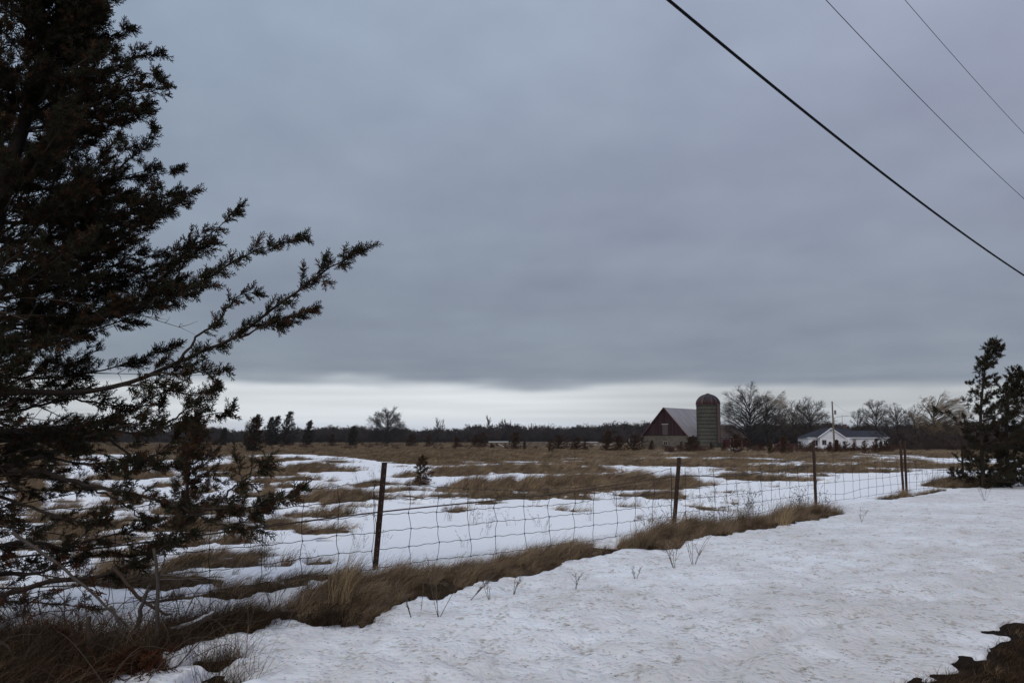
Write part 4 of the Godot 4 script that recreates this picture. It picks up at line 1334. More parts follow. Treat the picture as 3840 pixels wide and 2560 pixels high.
func _bare_trees() -> void:
	var dark := [plain(0.040, 0.032, 0.028, 1.0), plain(0.050, 0.040, 0.034, 1.0)]
	var brown := [plain(0.048, 0.037, 0.030, 1.0), plain(0.075, 0.055, 0.042, 1.0)]
	var gold := [plain(0.06, 0.045, 0.033, 1.0), plain(0.20, 0.14, 0.08, 1.0)]
	mats["scrub"] = brown[1]
	var list := [
		["oak_tree", "lone bare round-crowned oak standing before the far wood", 1457, 290.0, {"height": 13.4, "crown": 7.0, "bole": 0.14, "limbs": 42, "twig": 0.021}, dark, 11],
		["bare_tree", "biggest bare tree with wide dark crown just right of the silo", 2800, 192.0, {"height": 14.8, "crown": 7.4, "bole": 0.2, "limbs": 48, "twig": 0.012}, dark, 12],
		["willow_tree", "wind-swept bare tree with crown blown right, behind the biggest bare tree", 2866, 197.0, {"height": 14.0, "crown": 5.0, "bole": 0.3, "limbs": 32, "twig": 0.011, "wind": 0.5}, gold, 13],
		["bare_tree", "bare tree with trunk leaning far to the right, before the dark wood", 2876, 188.0, {"height": 9.6, "crown": 3.0, "bole": 0.35, "limbs": 14, "twig": 0.011, "wind": 0.35, "lean": Vector3(0.45, 0, 0)}, brown, 14],
		["bare_tree", "left tree of the dense bare pair left of the white house", 2962, 194.0, {"height": 11.4, "crown": 5.0, "bole": 0.2, "limbs": 38, "twig": 0.012, "wind": 0.15}, brown, 15],
		["bare_tree", "right tree of the dense bare pair left of the white house", 3026, 197.0, {"height": 12.0, "crown": 5.2, "bole": 0.18, "limbs": 42, "twig": 0.012, "wind": 0.12}, brown, 16],
		["bare_tree", "slim thinly branched bare tree behind the house chimney", 3206, 200.0, {"height": 9.6, "crown": 2.1, "bole": 0.4, "limbs": 12, "twig": 0.012}, brown, 17],
		["bare_tree", "tall dense bare tree behind the right wing of the house", 3270, 202.0, {"height": 12.4, "crown": 4.3, "bole": 0.22, "limbs": 42, "twig": 0.012}, brown, 18],
		["bare_tree", "rounded bare tree right of the tall dense one behind the house", 3346, 203.0, {"height": 11.8, "crown": 4.2, "bole": 0.22, "limbs": 36, "twig": 0.011}, brown, 19],
		["bare_tree", "low bare tree between the rounded tree and the golden willow", 3412, 198.0, {"height": 10.2, "crown": 3.8, "bole": 0.22, "limbs": 32, "twig": 0.011}, brown, 20],
		["willow_tree", "golden willow with long twigs streaming right, left of the right-hand cedars", 3482, 192.0, {"height": 13.4, "crown": 6.8, "bole": 0.26, "limbs": 44, "twig": 0.012, "wind": 0.6}, gold, 21],
		["bare_tree", "crooked bare tree leaning over the right end of the white house", 3322, 158.0, {"height": 5.0, "crown": 2.4, "bole": 0.3, "limbs": 12, "twig": 0.009, "lean": Vector3(-0.4, 0, 0), "wind": -0.2}, dark, 22],
		["bare_tree", "large bare tree cut by the right edge behind the shorter cedar", 3850, 150.0, {"height": 12.6, "crown": 5.2, "bole": 0.25, "limbs": 26, "twig": 0.010}, dark, 23],
	]
	for q in list:
		var d: float = q[3]
		bare_tree(q[0], q[1], Vector3((q[2] - 1920.0) / 3079.0 * d, fall(d), -d), q[4], q[5], q[6])
	rng.seed = 4242
	var oak := {"levels": 6, "children": 4, "spread": 0.70, "shrink": 0.70, "wobble": 0.15, "twig": 0.0095, "lift": 0.035}
	# scrubby wood along the horizon and the thicket right of the house
	var shapes := []
	for k in 6:
		var style := oak.duplicate()
		style.merge({"levels": 4, "spread": 0.5 if k < 4 else 0.75, "lift": 0.1, "twig": 0.007, "shrink": 0.66, "wobble": 0.2}, true)
		var g := Geo.new()
		grow([g, g, g], Vector3(0, -0.05, 0), UPV, 0.36, 0.014, 0, style)
		if k >= 3:
			for s in 3:
				grow([g, g, g], Vector3(rnd(-0.2, 0.2), -0.05, rnd(-0.2, 0.2)), Vector3(rnd(-0.5, 0.5), 1, rnd(-0.5, 0.5)).normalized(), 0.28, 0.01, 1, style)
		shapes.append(g.mesh(tinted(1.0)))
	var sets := [[], [], [], [], [], []]
	var tints := [[], [], [], [], [], []]
	var wood := mass("far_wood", "continuous dark bare wood along the whole horizon", "woods")
	for q in 3000:
		var row := q % 5
		var az := rnd(-0.78, 0.78)
		var d := 372.0 + row * 13.0 + rnd(-5, 5)
		var px := az * 3079.0 + 1920.0
		var h := 8.6 + 0.9 * sin(px * 0.011) + 0.7 * sin(px * 0.047) + rnd(-1.8, 1.3)
		if px > 1700.0: h += 2.2 * smoothstep(1700.0, 2300.0, px)
		if px < 1300.0: h -= 0.6
		var tall := rnd() < 0.03 and px < 2000.0
		if tall: h *= rnd(1.4, 1.9)
		if row == 0: h *= 0.75
		var v := rng.randi_range(3, 5) if not tall else rng.randi_range(0, 2)
		var s := h * 1.0
		sets[v].append(Transform3D(Basis(UPV, rnd(0, TAU)).scaled(Vector3(s * (rnd(0.9, 1.5) if not tall else rnd(0.5, 0.8)), s, s)), Vector3(az * d, -0.75, -d)))
		var t := rnd(0.8, 1.25)
		tints[v].append(Color(0.058 * t, 0.044 * t, 0.038 * t))
	for v in 6:
		if sets[v].size() > 0: many("scrub_trees", shapes[v], sets[v], tints[v], wood)
	sets = [[], [], [], [], [], []]
	tints = [[], [], [], [], [], []]
	var brush := mass("thicket", "dark reddish brush round the farm buildings and along the field's far edge", "brush")
	for q in 260:
		var px := rnd(3325, 3900)
		var d := rnd(128, 185)
		if q % 3 == 0:
			px = rnd(2770, 3030)
			d = rnd(200, 225)
		var x := (px - 1920.0) / 3079.0 * d
		var h := rnd(1.0, 4.8) * (1.0 if d > 150 else 0.6)
		var v := rng.randi_range(3, 5)
		sets[v].append(Transform3D(Basis(UPV, rnd(0, TAU)).scaled(Vector3(h * 1.3, h, h * 1.3)), Vector3(x, fall(d) - 0.05, -d)))
		var t := rnd(0.7, 1.3)
		tints[v].append(Color(0.060 * t, 0.040 * t, 0.033 * t))
	for q in 420:                           # low brush across the far edge of the field
		var px := rnd(600, 3330)
		var d := rnd(150, 260)
		if q % 3 == 0:
			px = rnd(2480, 3340)
			d = rnd(108, 150)
		if px > 2660 and px < 2810: continue
		var h := rnd(0.5, 1.7)
		var v := rng.randi_range(3, 5)
		sets[v].append(Transform3D(Basis(UPV, rnd(0, TAU)).scaled(Vector3(h * 1.5, h, h * 1.5)), Vector3((px - 1920.0) / 3079.0 * d, fall(d) - 0.03, -d)))
		var t := rnd(0.7, 1.3)
		tints[v].append(Color(0.085 * t, 0.046 * t, 0.034 * t))
	for v in range(3, 6):
		many("scrub", shapes[v], sets[v], tints[v], brush)


# ---- barn, silo, house ------------------------------------------------------------------------------------------------
func rusty_sheet(g: Geo, a: Vector3, b: Vector3, c: Vector3, d: Vector3, lift: Vector3, cols: int, rows: int, rust: float, base: Color) -> void:
	# a roof slope of metal sheets: a and b at the eave, d and c at the ridge; ribs stand up along lift
	for j in rows:
		for k in cols:
			var u0 := float(k) / cols
			var u1 := (k + 1.0) / cols
			var v0 := float(j) / rows
			var v1 := (j + 1.04) / rows if j < rows - 1 else 1.0
			var step := lift * (0.012 * (rows - j))
			var p0 := a.lerp(b, u0).lerp(d.lerp(c, u0), v0) + step
			var p1 := a.lerp(b, u1).lerp(d.lerp(c, u1), v0) + step
			var p2 := a.lerp(b, u1).lerp(d.lerp(c, u1), v1) + step
			var p3 := a.lerp(b, u0).lerp(d.lerp(c, u0), v1) + step
			for m in 4:
				var f := (m + 0.5) / 4.0
				var q0 := p0.lerp(p1, m / 4.0)
				var q1 := p0.lerp(p1, (m + 1.0) / 4.0)
				var q2 := p3.lerp(p2, (m + 1.0) / 4.0)
				var q3 := p3.lerp(p2, m / 4.0)
				var r0 := p0.lerp(p1, f) + lift * 0.03
				var r3 := p3.lerp(p2, f) + lift * 0.03
				var w := rnd(0.0, 1.0)
				var k2 := clampf(rust * (0.35 + 1.3 * w * w) * (1.35 - v0 * 0.5), 0.0, 1.0)
				var t := rnd(0.85, 1.12)
				var col := Color(lerpf(base.r, 0.15, k2) * t, lerpf(base.g, 0.085, k2) * t, lerpf(base.b, 0.06, k2) * t)
				g.quad(q0, q3, r3, r0)
				g.quad(r0, r3, q2, q1)
				for z in 8: g.c.append(col)


func window(parent: Node3D, at: Vector3, w: float, h: float, frame_m: Material, glass_m: Material, turn := 0.0) -> void:
	# at: middle of the window on the wall's face, which looks along +z before turning
	var tr := Transform3D(Basis(UPV, turn), at)
	var g := Geo.new()
	var e := 0.09
	g.box(tr, Vector3(-w / 2 - e, h / 2, 0.004), Vector3(w / 2 + e, h / 2 + e * 1.4, 0.09))
	g.box(tr, Vector3(-w / 2 - e * 1.3, -h / 2 - e, 0.004), Vector3(w / 2 + e * 1.3, -h / 2, 0.12))
	g.box(tr, Vector3(-w / 2 - e, -h / 2 + 0.002, 0.004), Vector3(-w / 2, h / 2 - 0.002, 0.08))
	g.box(tr, Vector3(w / 2, -h / 2 + 0.002, 0.004), Vector3(w / 2 + e, h / 2 - 0.002, 0.08))
	g.box(tr, Vector3(-0.025, -h / 2 + 0.002, 0.03), Vector3(0.025, h / 2 - 0.002, 0.06))
	var f := part("window", g.mesh(frame_m), parent)
	var p := Geo.new()
	p.box(tr, Vector3(-w / 2, -h / 2, 0.006), Vector3(w / 2, h / 2, 0.028))
	part("pane", p.mesh(glass_m), f)


func _buildings() -> void:
	rng.seed = 909
	var red := tinted(0.95)
	var block := tinted(0.95)
	var tin := tinted(0.55)
	tin.metallic = 0.35
	var trim := plain(0.32, 0.30, 0.30, 0.8)
	var dark := plain(0.02, 0.018, 0.018, 0.7)
	# -- barn: front gable at z = 0, the barn runs back along -z
	var turn := -0.693
	var barn := thing("barn", "weathered red gable barn on block walls with rusty grey metal roof", "barn", Vector3(34.07, -0.72, -185.0), turn)
	var w := 5.6
	var l := 21.0
	var eave := 2.95
	var ridge := 9.0
	var front := Geo.new()
	# block courses of the lower walls, each block laid with its own tone
	var wall := Geo.new()
	for side in 3:
		var run := 2 * w if side == 0 else l
		var n := int(run / 0.62)
		for j in 7:
			for k in n:
				var a := (k + (0.5 if j % 2 == 1 else 0.0)) * run / n
				var b := minf(a + run / n - 0.012, run)
				if a >= run: continue
				var lo := Vector3(a, j * 0.42 + 0.002, -0.3)
				var hi := Vector3(b, minf(j * 0.42 + 0.41, eave), rnd(0.0, 0.025))
				var tr := Transform3D(Basis.IDENTITY, Vector3(-w, 0, 0))
				if side == 1: tr = Transform3D(Basis(UPV, PI / 2), Vector3(w - 0.012, 0, -0.31))
				if side == 2: tr = Transform3D(Basis(UPV, -PI / 2), Vector3(-w + 0.012, 0, -l - 0.31))
				var was := wall.v.size()
				wall.box(tr, lo, hi)
				var t := rnd(0.82, 1.15)
				for z in wall.v.size() - was: wall.c.append(Color(0.11 * t, 0.096 * t, 0.077 * t))
	var mass := part("block_wall", wall.mesh(block), barn)
	mass.set_meta("kind", "stuff")
	var core := Geo.new()
	core.box(Transform3D.IDENTITY, Vector3(-w + 0.05, 0, -l + 0.05), Vector3(w - 0.05, eave - 0.02, -0.05))
	part("wall_core", core.mesh(plain(0.16, 0.14, 0.12)), barn)
	window(barn, Vector3(0.1, 1.15, 0.02), 0.85, 0.75, plain(0.25, 0.23, 0.2), dark)
	window(barn, Vector3(w + 0.02, 1.3, -3.2), 0.9, 0.9, trim, dark, PI / 2)
	# upright boards of the gable
	var boards := Geo.new()
	var n := 46
	for k in n:
		var x0 := -w - 0.15 + (2 * w + 0.3) * k / n
		var x1 := -w - 0.15 + (2 * w + 0.3) * (k + 1.0) / n - 0.02
		var y0 := ridge - (ridge - eave) * absf(x0) / (w + 0.15)
		var y1 := ridge - (ridge - eave) * absf(x1) / (w + 0.15)
		var z := rnd(0.05, 0.085)
		var was := boards.v.size()
		var bottom := eave - 0.1 - rnd(0, 0.06)
		boards.quad(Vector3(x0, bottom, z), Vector3(x0, y0 - 0.05, z), Vector3(x1, y1 - 0.05, z), Vector3(x1, bottom, z))
		boards.quad(Vector3(x1, bottom, z), Vector3(x1, y1 - 0.05, z), Vector3(x1, y1 - 0.05, 0.0), Vector3(x1, bottom, 0.0))
		boards.quad(Vector3(x0, bottom, 0.0), Vector3(x0, y0 - 0.05, 0.0), Vector3(x0, y0 - 0.05, z), Vector3(x0, bottom, z))
		var t := rnd(0.65, 1.25)
		var grey := rnd(0, 0.45)
		for q in boards.v.size() - was: boards.c.append(Color(lerpf(0.040, 0.034, grey) * t, lerpf(0.019, 0.027, grey) * t, lerpf(0.020, 0.027, grey) * t))
	part("gable_boards", boards.mesh(red), barn).set_meta("kind", "stuff")
	var gable := Geo.new()
	gable.tri(Vector3(-w, eave - 0.05, 0.02), Vector3(0, ridge - 0.1, 0.02), Vector3(w, eave - 0.05, 0.02))
	part("gable_wall", gable.mesh(plain(0.05, 0.02, 0.02)), barn)
	gable = Geo.new()
	gable.tri(Vector3(w, eave - 0.05, -l + 0.02), Vector3(0, ridge - 0.1, -l + 0.02), Vector3(-w, eave - 0.05, -l + 0.02))
	part("gable_wall", gable.mesh(plain(0.05, 0.02, 0.02)), barn)
	var door := Geo.new()
	door.box(Transform3D.IDENTITY, Vector3(-0.55, eave + 0.05, 0.09), Vector3(0.75, eave + 2.3, 0.15))
	var loft := part("loft_door", door.mesh(plain(0.075, 0.06, 0.058)), barn)
	var head := Geo.new()
	head.box(Transform3D.IDENTITY, Vector3(-0.7, eave + 2.32, 0.09), Vector3(0.9, eave + 2.5, 0.2))
	part("door_track", head.mesh(trim), loft)
	for s in [-1.0, 1.0]:
		var sheet := Geo.new()
		var over := 0.35
		var drop := over * (ridge - eave) / w
		var e0 := Vector3(s * (w + over), eave - drop, 0.45)
		var e1 := Vector3(s * (w + over), eave - drop, -l - 0.3)
		var r0 := Vector3(s * 0.02, ridge + 0.04, 0.45)
		var r1 := Vector3(s * 0.02, ridge + 0.04, -l - 0.3)
		var nrm := Vector3(s * (ridge - eave), w, 0).normalized()
		if s > 0:
			rusty_sheet(sheet, e0, e1, r1, r0, nrm, 24, 3, 0.26, Color(0.36, 0.36, 0.38))
		else:
			rusty_sheet(sheet, e1, e0, r0, r1, nrm, 24, 3, 0.42, Color(0.34, 0.34, 0.36))
		part("roof", sheet.mesh(tin), barn)
		var rake := Geo.new()
		var dir := (r0 - e0).normalized()
		rake.box(Transform3D(Basis(Vector3(0, 0, 1).cross(dir), dir, Vector3(0, 0, 1)), e0 + Vector3(0, 0, 0.01)), Vector3(-0.1, 0, -0.03), Vector3(0.1, e0.distance_to(r0), 0.03))
		part("rake_board", rake.mesh(plain(0.11, 0.05, 0.045)), barn)
	# low lean-to between barn and silo
	var lean := Geo.new()
	lean.quad(Vector3(w + 0.02, 2.3, -4.4), Vector3(w + 0.02, 2.3, -9.0), Vector3(w + 2.2, 1.7, -9.0), Vector3(w + 2.2, 1.7, -4.4))
	lean.quad(Vector3(w + 2.15, 0, -4.4), Vector3(w + 2.15, 1.7, -4.4), Vector3(w + 2.15, 1.7, -9.0), Vector3(w + 2.15, 0, -9.0))
	lean.quad(Vector3(w + 0.02, 0, -4.42), Vector3(w + 0.02, 2.28, -4.42), Vector3(w + 2.15, 1.68, -4.42), Vector3(w + 2.15, 0, -4.42))
	part("lean_to", lean.mesh(plain(0.07, 0.06, 0.055)), barn)
	# -- silo
	var silo := thing("silo", "round grey concrete stave silo with ribbed red metal dome beside barn", "silo", Vector3(43.15, -0.72, -182.2))
	var sr := 2.55
	var sh := 9.55
	var staves := Geo.new()
	var ns := 40
	for k in ns:
		var a0 := TAU * k / ns
		var a1 := TAU * (k + 0.965) / ns
		for j in 13:
			var y0 := sh * j / 13.0 + (0.36 if k % 2 == 1 else 0.0)
			var y1 := minf(y0 + sh / 13.0 - 0.012, sh)
			if y0 >= sh: continue
			if j == 0 and k % 2 == 1: y0 = 0.0
			var t := rnd(0.86, 1.1)
			var r := sr + rnd(0, 0.012)
			staves.quad(Vector3(cos(a1) * r, y0, sin(a1) * r), Vector3(cos(a1) * r, y1, sin(a1) * r), Vector3(cos(a0) * r, y1, sin(a0) * r), Vector3(cos(a0) * r, y0, sin(a0) * r))
			for q in 4: staves.c.append(Color(0.085 * t, 0.081 * t, 0.066 * t))
	part("staves", staves.mesh(block), silo).set_meta("kind", "stuff")
	var cyl := CylinderMesh.new()
	cyl.top_radius = sr - 0.04
	cyl.bottom_radius = sr - 0.04
	cyl.height = sh
	cyl.material = plain(0.05, 0.047, 0.04)
	part("lining", cyl, silo, Transform3D(Basis.IDENTITY, Vector3(0, sh / 2, 0)))
	for k in 12:
		var t := TorusMesh.new()
		t.inner_radius = sr - 0.03
		t.outer_radius = sr + 0.09
		t.rings = 40
		t.ring_segments = 6
		t.material = plain(0.022, 0.020, 0.018, 0.9)
		part("hoop", t, silo, Transform3D(Basis.IDENTITY, Vector3(0, 0.5 + k * 0.80, 0)))
	var dome := Geo.new()
	var gores := 28
	for k in gores:
		var t := rnd(0.55, 1.25)
		for j in 7:
			var b0 := PI / 2 * j / 7.0
			var b1 := PI / 2 * (j + 1.0) / 7.0
			var redness := clampf(0.95 - j * 0.34 + rnd(-0.3, 0.3), 0.05, 1.0)
			var col := Color(lerpf(0.06, 0.065, redness) * t, lerpf(0.052, 0.028, redness) * t, lerpf(0.057, 0.028, redness) * t)
			for h in 2:
				var a0 := TAU * (k + h * 0.5) / gores
				var a1 := TAU * (k + h * 0.5 + 0.5) / gores
				var e0 := 1.0 + (0.03 if h == 1 else 0.0)
				var e1 := 1.0 + (0.03 if h == 0 else 0.0)
				var pts := []
				for q in [[a1, b0, e1], [a1, b1, e1], [a0, b1, e0], [a0, b0, e0]]:
					pts.append(Vector3(cos(q[0]) * cos(q[1]) * sr * 1.03 * q[2], sh + 0.02 + sin(q[1]) * 2.3 * q[2], sin(q[0]) * cos(q[1]) * sr * 1.03 * q[2]))
				dome.quad(pts[0], pts[1], pts[2], pts[3])
				for z in 4: dome.c.append(col)
	var dm := tinted(0.35)
	dm.metallic = 0.15
	part("dome", dome.mesh(dm), silo)
	var cap := Geo.new()
	cap.tube(PackedVector3Array([Vector3(0, sh + 2.25, 0), Vector3(0, sh + 2.45, 0), Vector3(0, sh + 2.55, 0)]), PackedFloat32Array([0.5, 0.45, 0.05]), 10)
	part("dome_cap", cap.mesh(plain(0.14, 0.08, 0.08)), silo)
	var chute := Geo.new()
	chute.tube(PackedVector3Array([Vector3(1.75, 1.2, 2.15), Vector3(1.75, sh + 0.25, 2.15)]), PackedFloat32Array([0.36, 0.36]), 10)
	part("chute", chute.mesh(plain(0.085, 0.06, 0.055, 0.8)), silo)
	# -- red shed behind the barn
	var shed := thing("shed", "low red shed with white trimmed doors and brown hip roof behind silo", "shed", Vector3(51.2, -0.72, -193.0))
	var sw := Geo.new()
	for k in 26:
		var x0 := -2.4 + 5.6 * k / 26.0
		var was := sw.v.size()
		sw.box(Transform3D.IDENTITY, Vector3(x0, 0, -6), Vector3(x0 + 5.6 / 26.0 - 0.015, 2.5, rnd(0.0, 0.03)))
		var t := rnd(0.7, 1.2)
		for q in sw.v.size() - was: sw.c.append(Color(0.11 * t, 0.03 * t, 0.03 * t))
	part("wall", sw.mesh(red), shed)
	for x in [-1.55, 1.15]:
		var d := Geo.new()
		d.box(Transform3D.IDENTITY, Vector3(x - 0.9, 0.05, 0.035), Vector3(x + 0.9, 2.05, 0.08))
		var leaf := part("door", d.mesh(plain(0.10, 0.03, 0.03)), shed)
		var tr := Geo.new()
		tr.box(Transform3D.IDENTITY, Vector3(x - 1.02, 0.05, 0.035), Vector3(x - 0.905, 2.05, 0.1))
		tr.box(Transform3D.IDENTITY, Vector3(x + 0.905, 0.05, 0.035), Vector3(x + 1.02, 2.05, 0.1))
		tr.box(Transform3D.IDENTITY, Vector3(x - 1.02, 2.055, 0.035), Vector3(x + 1.02, 2.18, 0.1))
		part("door_trim", tr.mesh(trim), leaf)
	var fascia := Geo.new()
	fascia.box(Transform3D.IDENTITY, Vector3(-2.7, 2.36, 0.2), Vector3(3.5, 2.5, 0.26))
	part("fascia", fascia.mesh(trim), shed)
	var hip := Geo.new()
	var brown := Color(0.14, 0.085, 0.07)
	var hr := [Vector3(-2.7, 2.5, 0.3), Vector3(3.6, 2.5, 0.3), Vector3(3.6, 2.5, -6.3), Vector3(-2.7, 2.5, -6.3), Vector3(-2.7, 5.35, -3.0), Vector3(0.9, 5.35, -3.0)]
	hip.quad(hr[0], hr[4], hr[5], hr[1])
	hip.tri(hr[1], hr[5], hr[2])
	hip.quad(hr[2], hr[5], hr[4], hr[3])
	hip.tri(hr[3], hr[4], hr[0])
	part("roof", hip.mesh(plain(0.13, 0.09, 0.08, 0.8)), shed)
	_house()


func _house() -> void:
	var white := tinted(0.75)
	var roof_m := plain(0.030, 0.032, 0.042, 0.8)
	var trim := plain(0.82, 0.82, 0.85, 0.7)
	var frame := plain(0.35, 0.28, 0.26, 0.8)
	var glass := plain(0.015, 0.015, 0.018, 0.15)
	var h := thing("farmhouse", "long white single storey farmhouse with dark hipped roof and front gable", "house", Vector3(67.2, -0.72, -175.0))
	# x runs from the gable's middle; boards of the siding are laid one over the other
	for q in [["wall", -4.5, -2.4, -0.9, 2.42], ["wall", -2.4, 4.0, 0.0, 2.42], ["wall", 4.0, 12.0, -0.45, 2.42]]:
		var g := Geo.new()
		var y := 0.0
		while y < q[4] - 0.001:
			var top := minf(y + 0.2, q[4])
			var was := g.v.size()
			g.quad(Vector3(q[1], y, q[3] + 0.022), Vector3(q[1], top, q[3] + 0.002), Vector3(q[2], top, q[3] + 0.002), Vector3(q[2], y, q[3] + 0.022))
			g.quad(Vector3(q[1], y, q[3]), Vector3(q[1], y, q[3] + 0.022), Vector3(q[2], y, q[3] + 0.022), Vector3(q[2], y, q[3]))
			var t := rnd(0.95, 1.03)
			for z in g.v.size() - was: g.c.append(Color(0.74 * t, 0.74 * t, 0.78 * t))
			y = top
		part("wall", g.mesh(white), h)
	var core := Geo.new()
	core.box(Transform3D.IDENTITY, Vector3(-4.48, 0, -7.5), Vector3(-2.41, 2.4, -0.91))
	core.box(Transform3D.IDENTITY, Vector3(-2.4, 0, -7.5), Vector3(3.99, 2.4, -0.02))
	core.box(Transform3D.IDENTITY, Vector3(4.0, 0, -6.5), Vector3(11.98, 2.4, -0.47))
	part("wall_core", core.mesh(plain(0.7, 0.7, 0.73)), h)
	var gable := Geo.new()
	var apex := 4.42
	var steps := 10
	for k in steps:
		var y0 := 2.44 + (apex - 2.5) * k / steps
		var y1 := 2.44 + (apex - 2.5) * (k + 1.0) / steps
		var half0 := 2.75 * (1.0 - float(k) / steps)
		var half1 := 2.75 * (1.0 - (k + 1.0) / steps)
		gable.quad(Vector3(-half0, y0, 0.024), Vector3(-half1, y1, 0.004), Vector3(half1, y1, 0.004), Vector3(half0, y0, 0.024))
		var t := rnd(0.95, 1.03)
		for z in 4: gable.c.append(Color(0.74 * t, 0.74 * t, 0.78 * t))
	part("gable_wall", gable.mesh(white), h)
	var vent := Geo.new()
	vent.box(Transform3D.IDENTITY, Vector3(-0.13, 3.62, 0.026), Vector3(0.13, 3.95, 0.06))
	part("gable_vent", vent.mesh(plain(0.2, 0.2, 0.22)), h)
	# roofs: front gable, the hipped main block behind it, the right wing
	var r := Geo.new()
	r.quad(Vector3(0, apex, 0.3), Vector3(0, apex, -4.0), Vector3(2.95, 2.40, -1.2), Vector3(2.95, 2.40, 0.3))
	r.quad(Vector3(-2.95, 2.40, 0.3), Vector3(-2.95, 2.40, -1.2), Vector3(0, apex, -4.0), Vector3(0, apex, 0.3))
	var gr := part("roof", r.mesh(roof_m), h)
	gr.name = "roof"
	r = Geo.new()
	r.quad(Vector3(-4.8, 2.43, -0.65), Vector3(-0.3, apex - 0.02, -4.0), Vector3(5.0, apex - 0.06, -4.0), Vector3(6.2, 2.43, -0.12))
	r.tri(Vector3(-4.8, 2.43, -7.6), Vector3(-0.3, apex - 0.02, -4.0), Vector3(-4.8, 2.43, -0.65))
	r.quad(Vector3(6.2, 2.43, -7.6), Vector3(5.0, apex - 0.06, -4.0), Vector3(-0.3, apex - 0.02, -4.0), Vector3(-4.8, 2.43, -7.6))
	r.tri(Vector3(6.2, 2.43, -0.12), Vector3(5.0, apex - 0.06, -4.0), Vector3(6.2, 2.43, -7.6))
	part("roof", r.mesh(roof_m), h)
	r = Geo.new()
	r.quad(Vector3(4.1, 2.45, -0.15), Vector3(4.1, 3.86, -3.5), Vector3(12.3, 3.86, -3.5), Vector3(12.3, 2.45, -0.15))
	r.quad(Vector3(12.3, 2.45, -6.8), Vector3(12.3, 3.86, -3.5), Vector3(4.1, 3.86, -3.5), Vector3(4.1, 2.45, -6.8))
	r.tri(Vector3(12.0, 2.42, -0.5), Vector3(12.0, 3.8, -3.5), Vector3(12.0, 2.42, -6.5))
	part("roof", r.mesh(roof_m), h)
	for s in [-1.0, 1.0]:
		var rk := Geo.new()
		var a := Vector3(s * 2.95, 2.36, 0.31)
		var b := Vector3(0, apex - 0.05, 0.31)
		var dir := (b - a).normalized()
		rk.box(Transform3D(Basis(Vector3(0, 0, 1).cross(dir), dir, Vector3(0, 0, 1)), a), Vector3(-0.09, 0, -0.02), Vector3(0.09, a.distance_to(b), 0.02))
		part("rake_board", rk.mesh(trim), h)
	var fa := Geo.new()
	fa.box(Transform3D.IDENTITY, Vector3(3.2, 2.30, -0.14), Vector3(12.3, 2.44, -0.10))
	part("fascia", fa.mesh(trim), h)
	fa = Geo.new()
	fa.box(Transform3D.IDENTITY, Vector3(-4.85, 2.30, -0.64), Vector3(-2.8, 2.43, -0.60))
	part("fascia", fa.mesh(trim), h)
	window(h, Vector3(-3.05, 1.28, -0.875), 0.85, 1.1, frame, glass)
	window(h, Vector3(-1.55, 1.38, 0.026), 0.75, 0.85, frame, glass)
	window(h, Vector3(0.95, 1.28, 0.026), 1.05, 1.2, trim, glass)
	window(h, Vector3(11.55, 1.30, -0.425), 0.75, 1.0, trim, glass)
	var door := Geo.new()
	door.box(Transform3D.IDENTITY, Vector3(4.55, 0.12, -0.424), Vector3(5.45, 2.15, -0.39))
	var leaf := part("door", door.mesh(plain(0.68, 0.68, 0.72)), h)
	window(leaf as Node3D, Vector3(4.98, 1.55, -0.385), 0.5, 0.85, frame, plain(0.22, 0.17, 0.18, 0.3))
	var ch := Geo.new()
	ch.box(Transform3D.IDENTITY, Vector3(4.25, 3.7, -4.5), Vector3(4.9, 5.05, -3.9))
	ch.box(Transform3D.IDENTITY, Vector3(4.18, 5.055, -4.57), Vector3(4.97, 5.18, -3.83))
	part("chimney", ch.mesh(plain(0.12, 0.07, 0.06)), h)
	# tall TV aerial behind the roof
	var mast := Geo.new()
	mast.tube(PackedVector3Array([Vector3(5.3, 1.0, -7.2), Vector3(5.35, 7.3, -7.2)]), PackedFloat32Array([0.05, 0.04]), 6)
	mast.tube(PackedVector3Array([Vector3(4.0, 6.9, -7.1), Vector3(6.9, 7.15, -7.3)]), PackedFloat32Array([0.04, 0.04]), 5)
	for k in 9:
		var x := 4.1 + k * 0.34
		mast.tube(PackedVector3Array([Vector3(x, 6.92 + 0.03 * k, -6.6), Vector3(x, 6.92 + 0.03 * k, -7.7)]), PackedFloat32Array([0.02, 0.02]), 4)
	part("aerial", mast.mesh(plain(0.12, 0.11, 0.11, 0.6)), h)


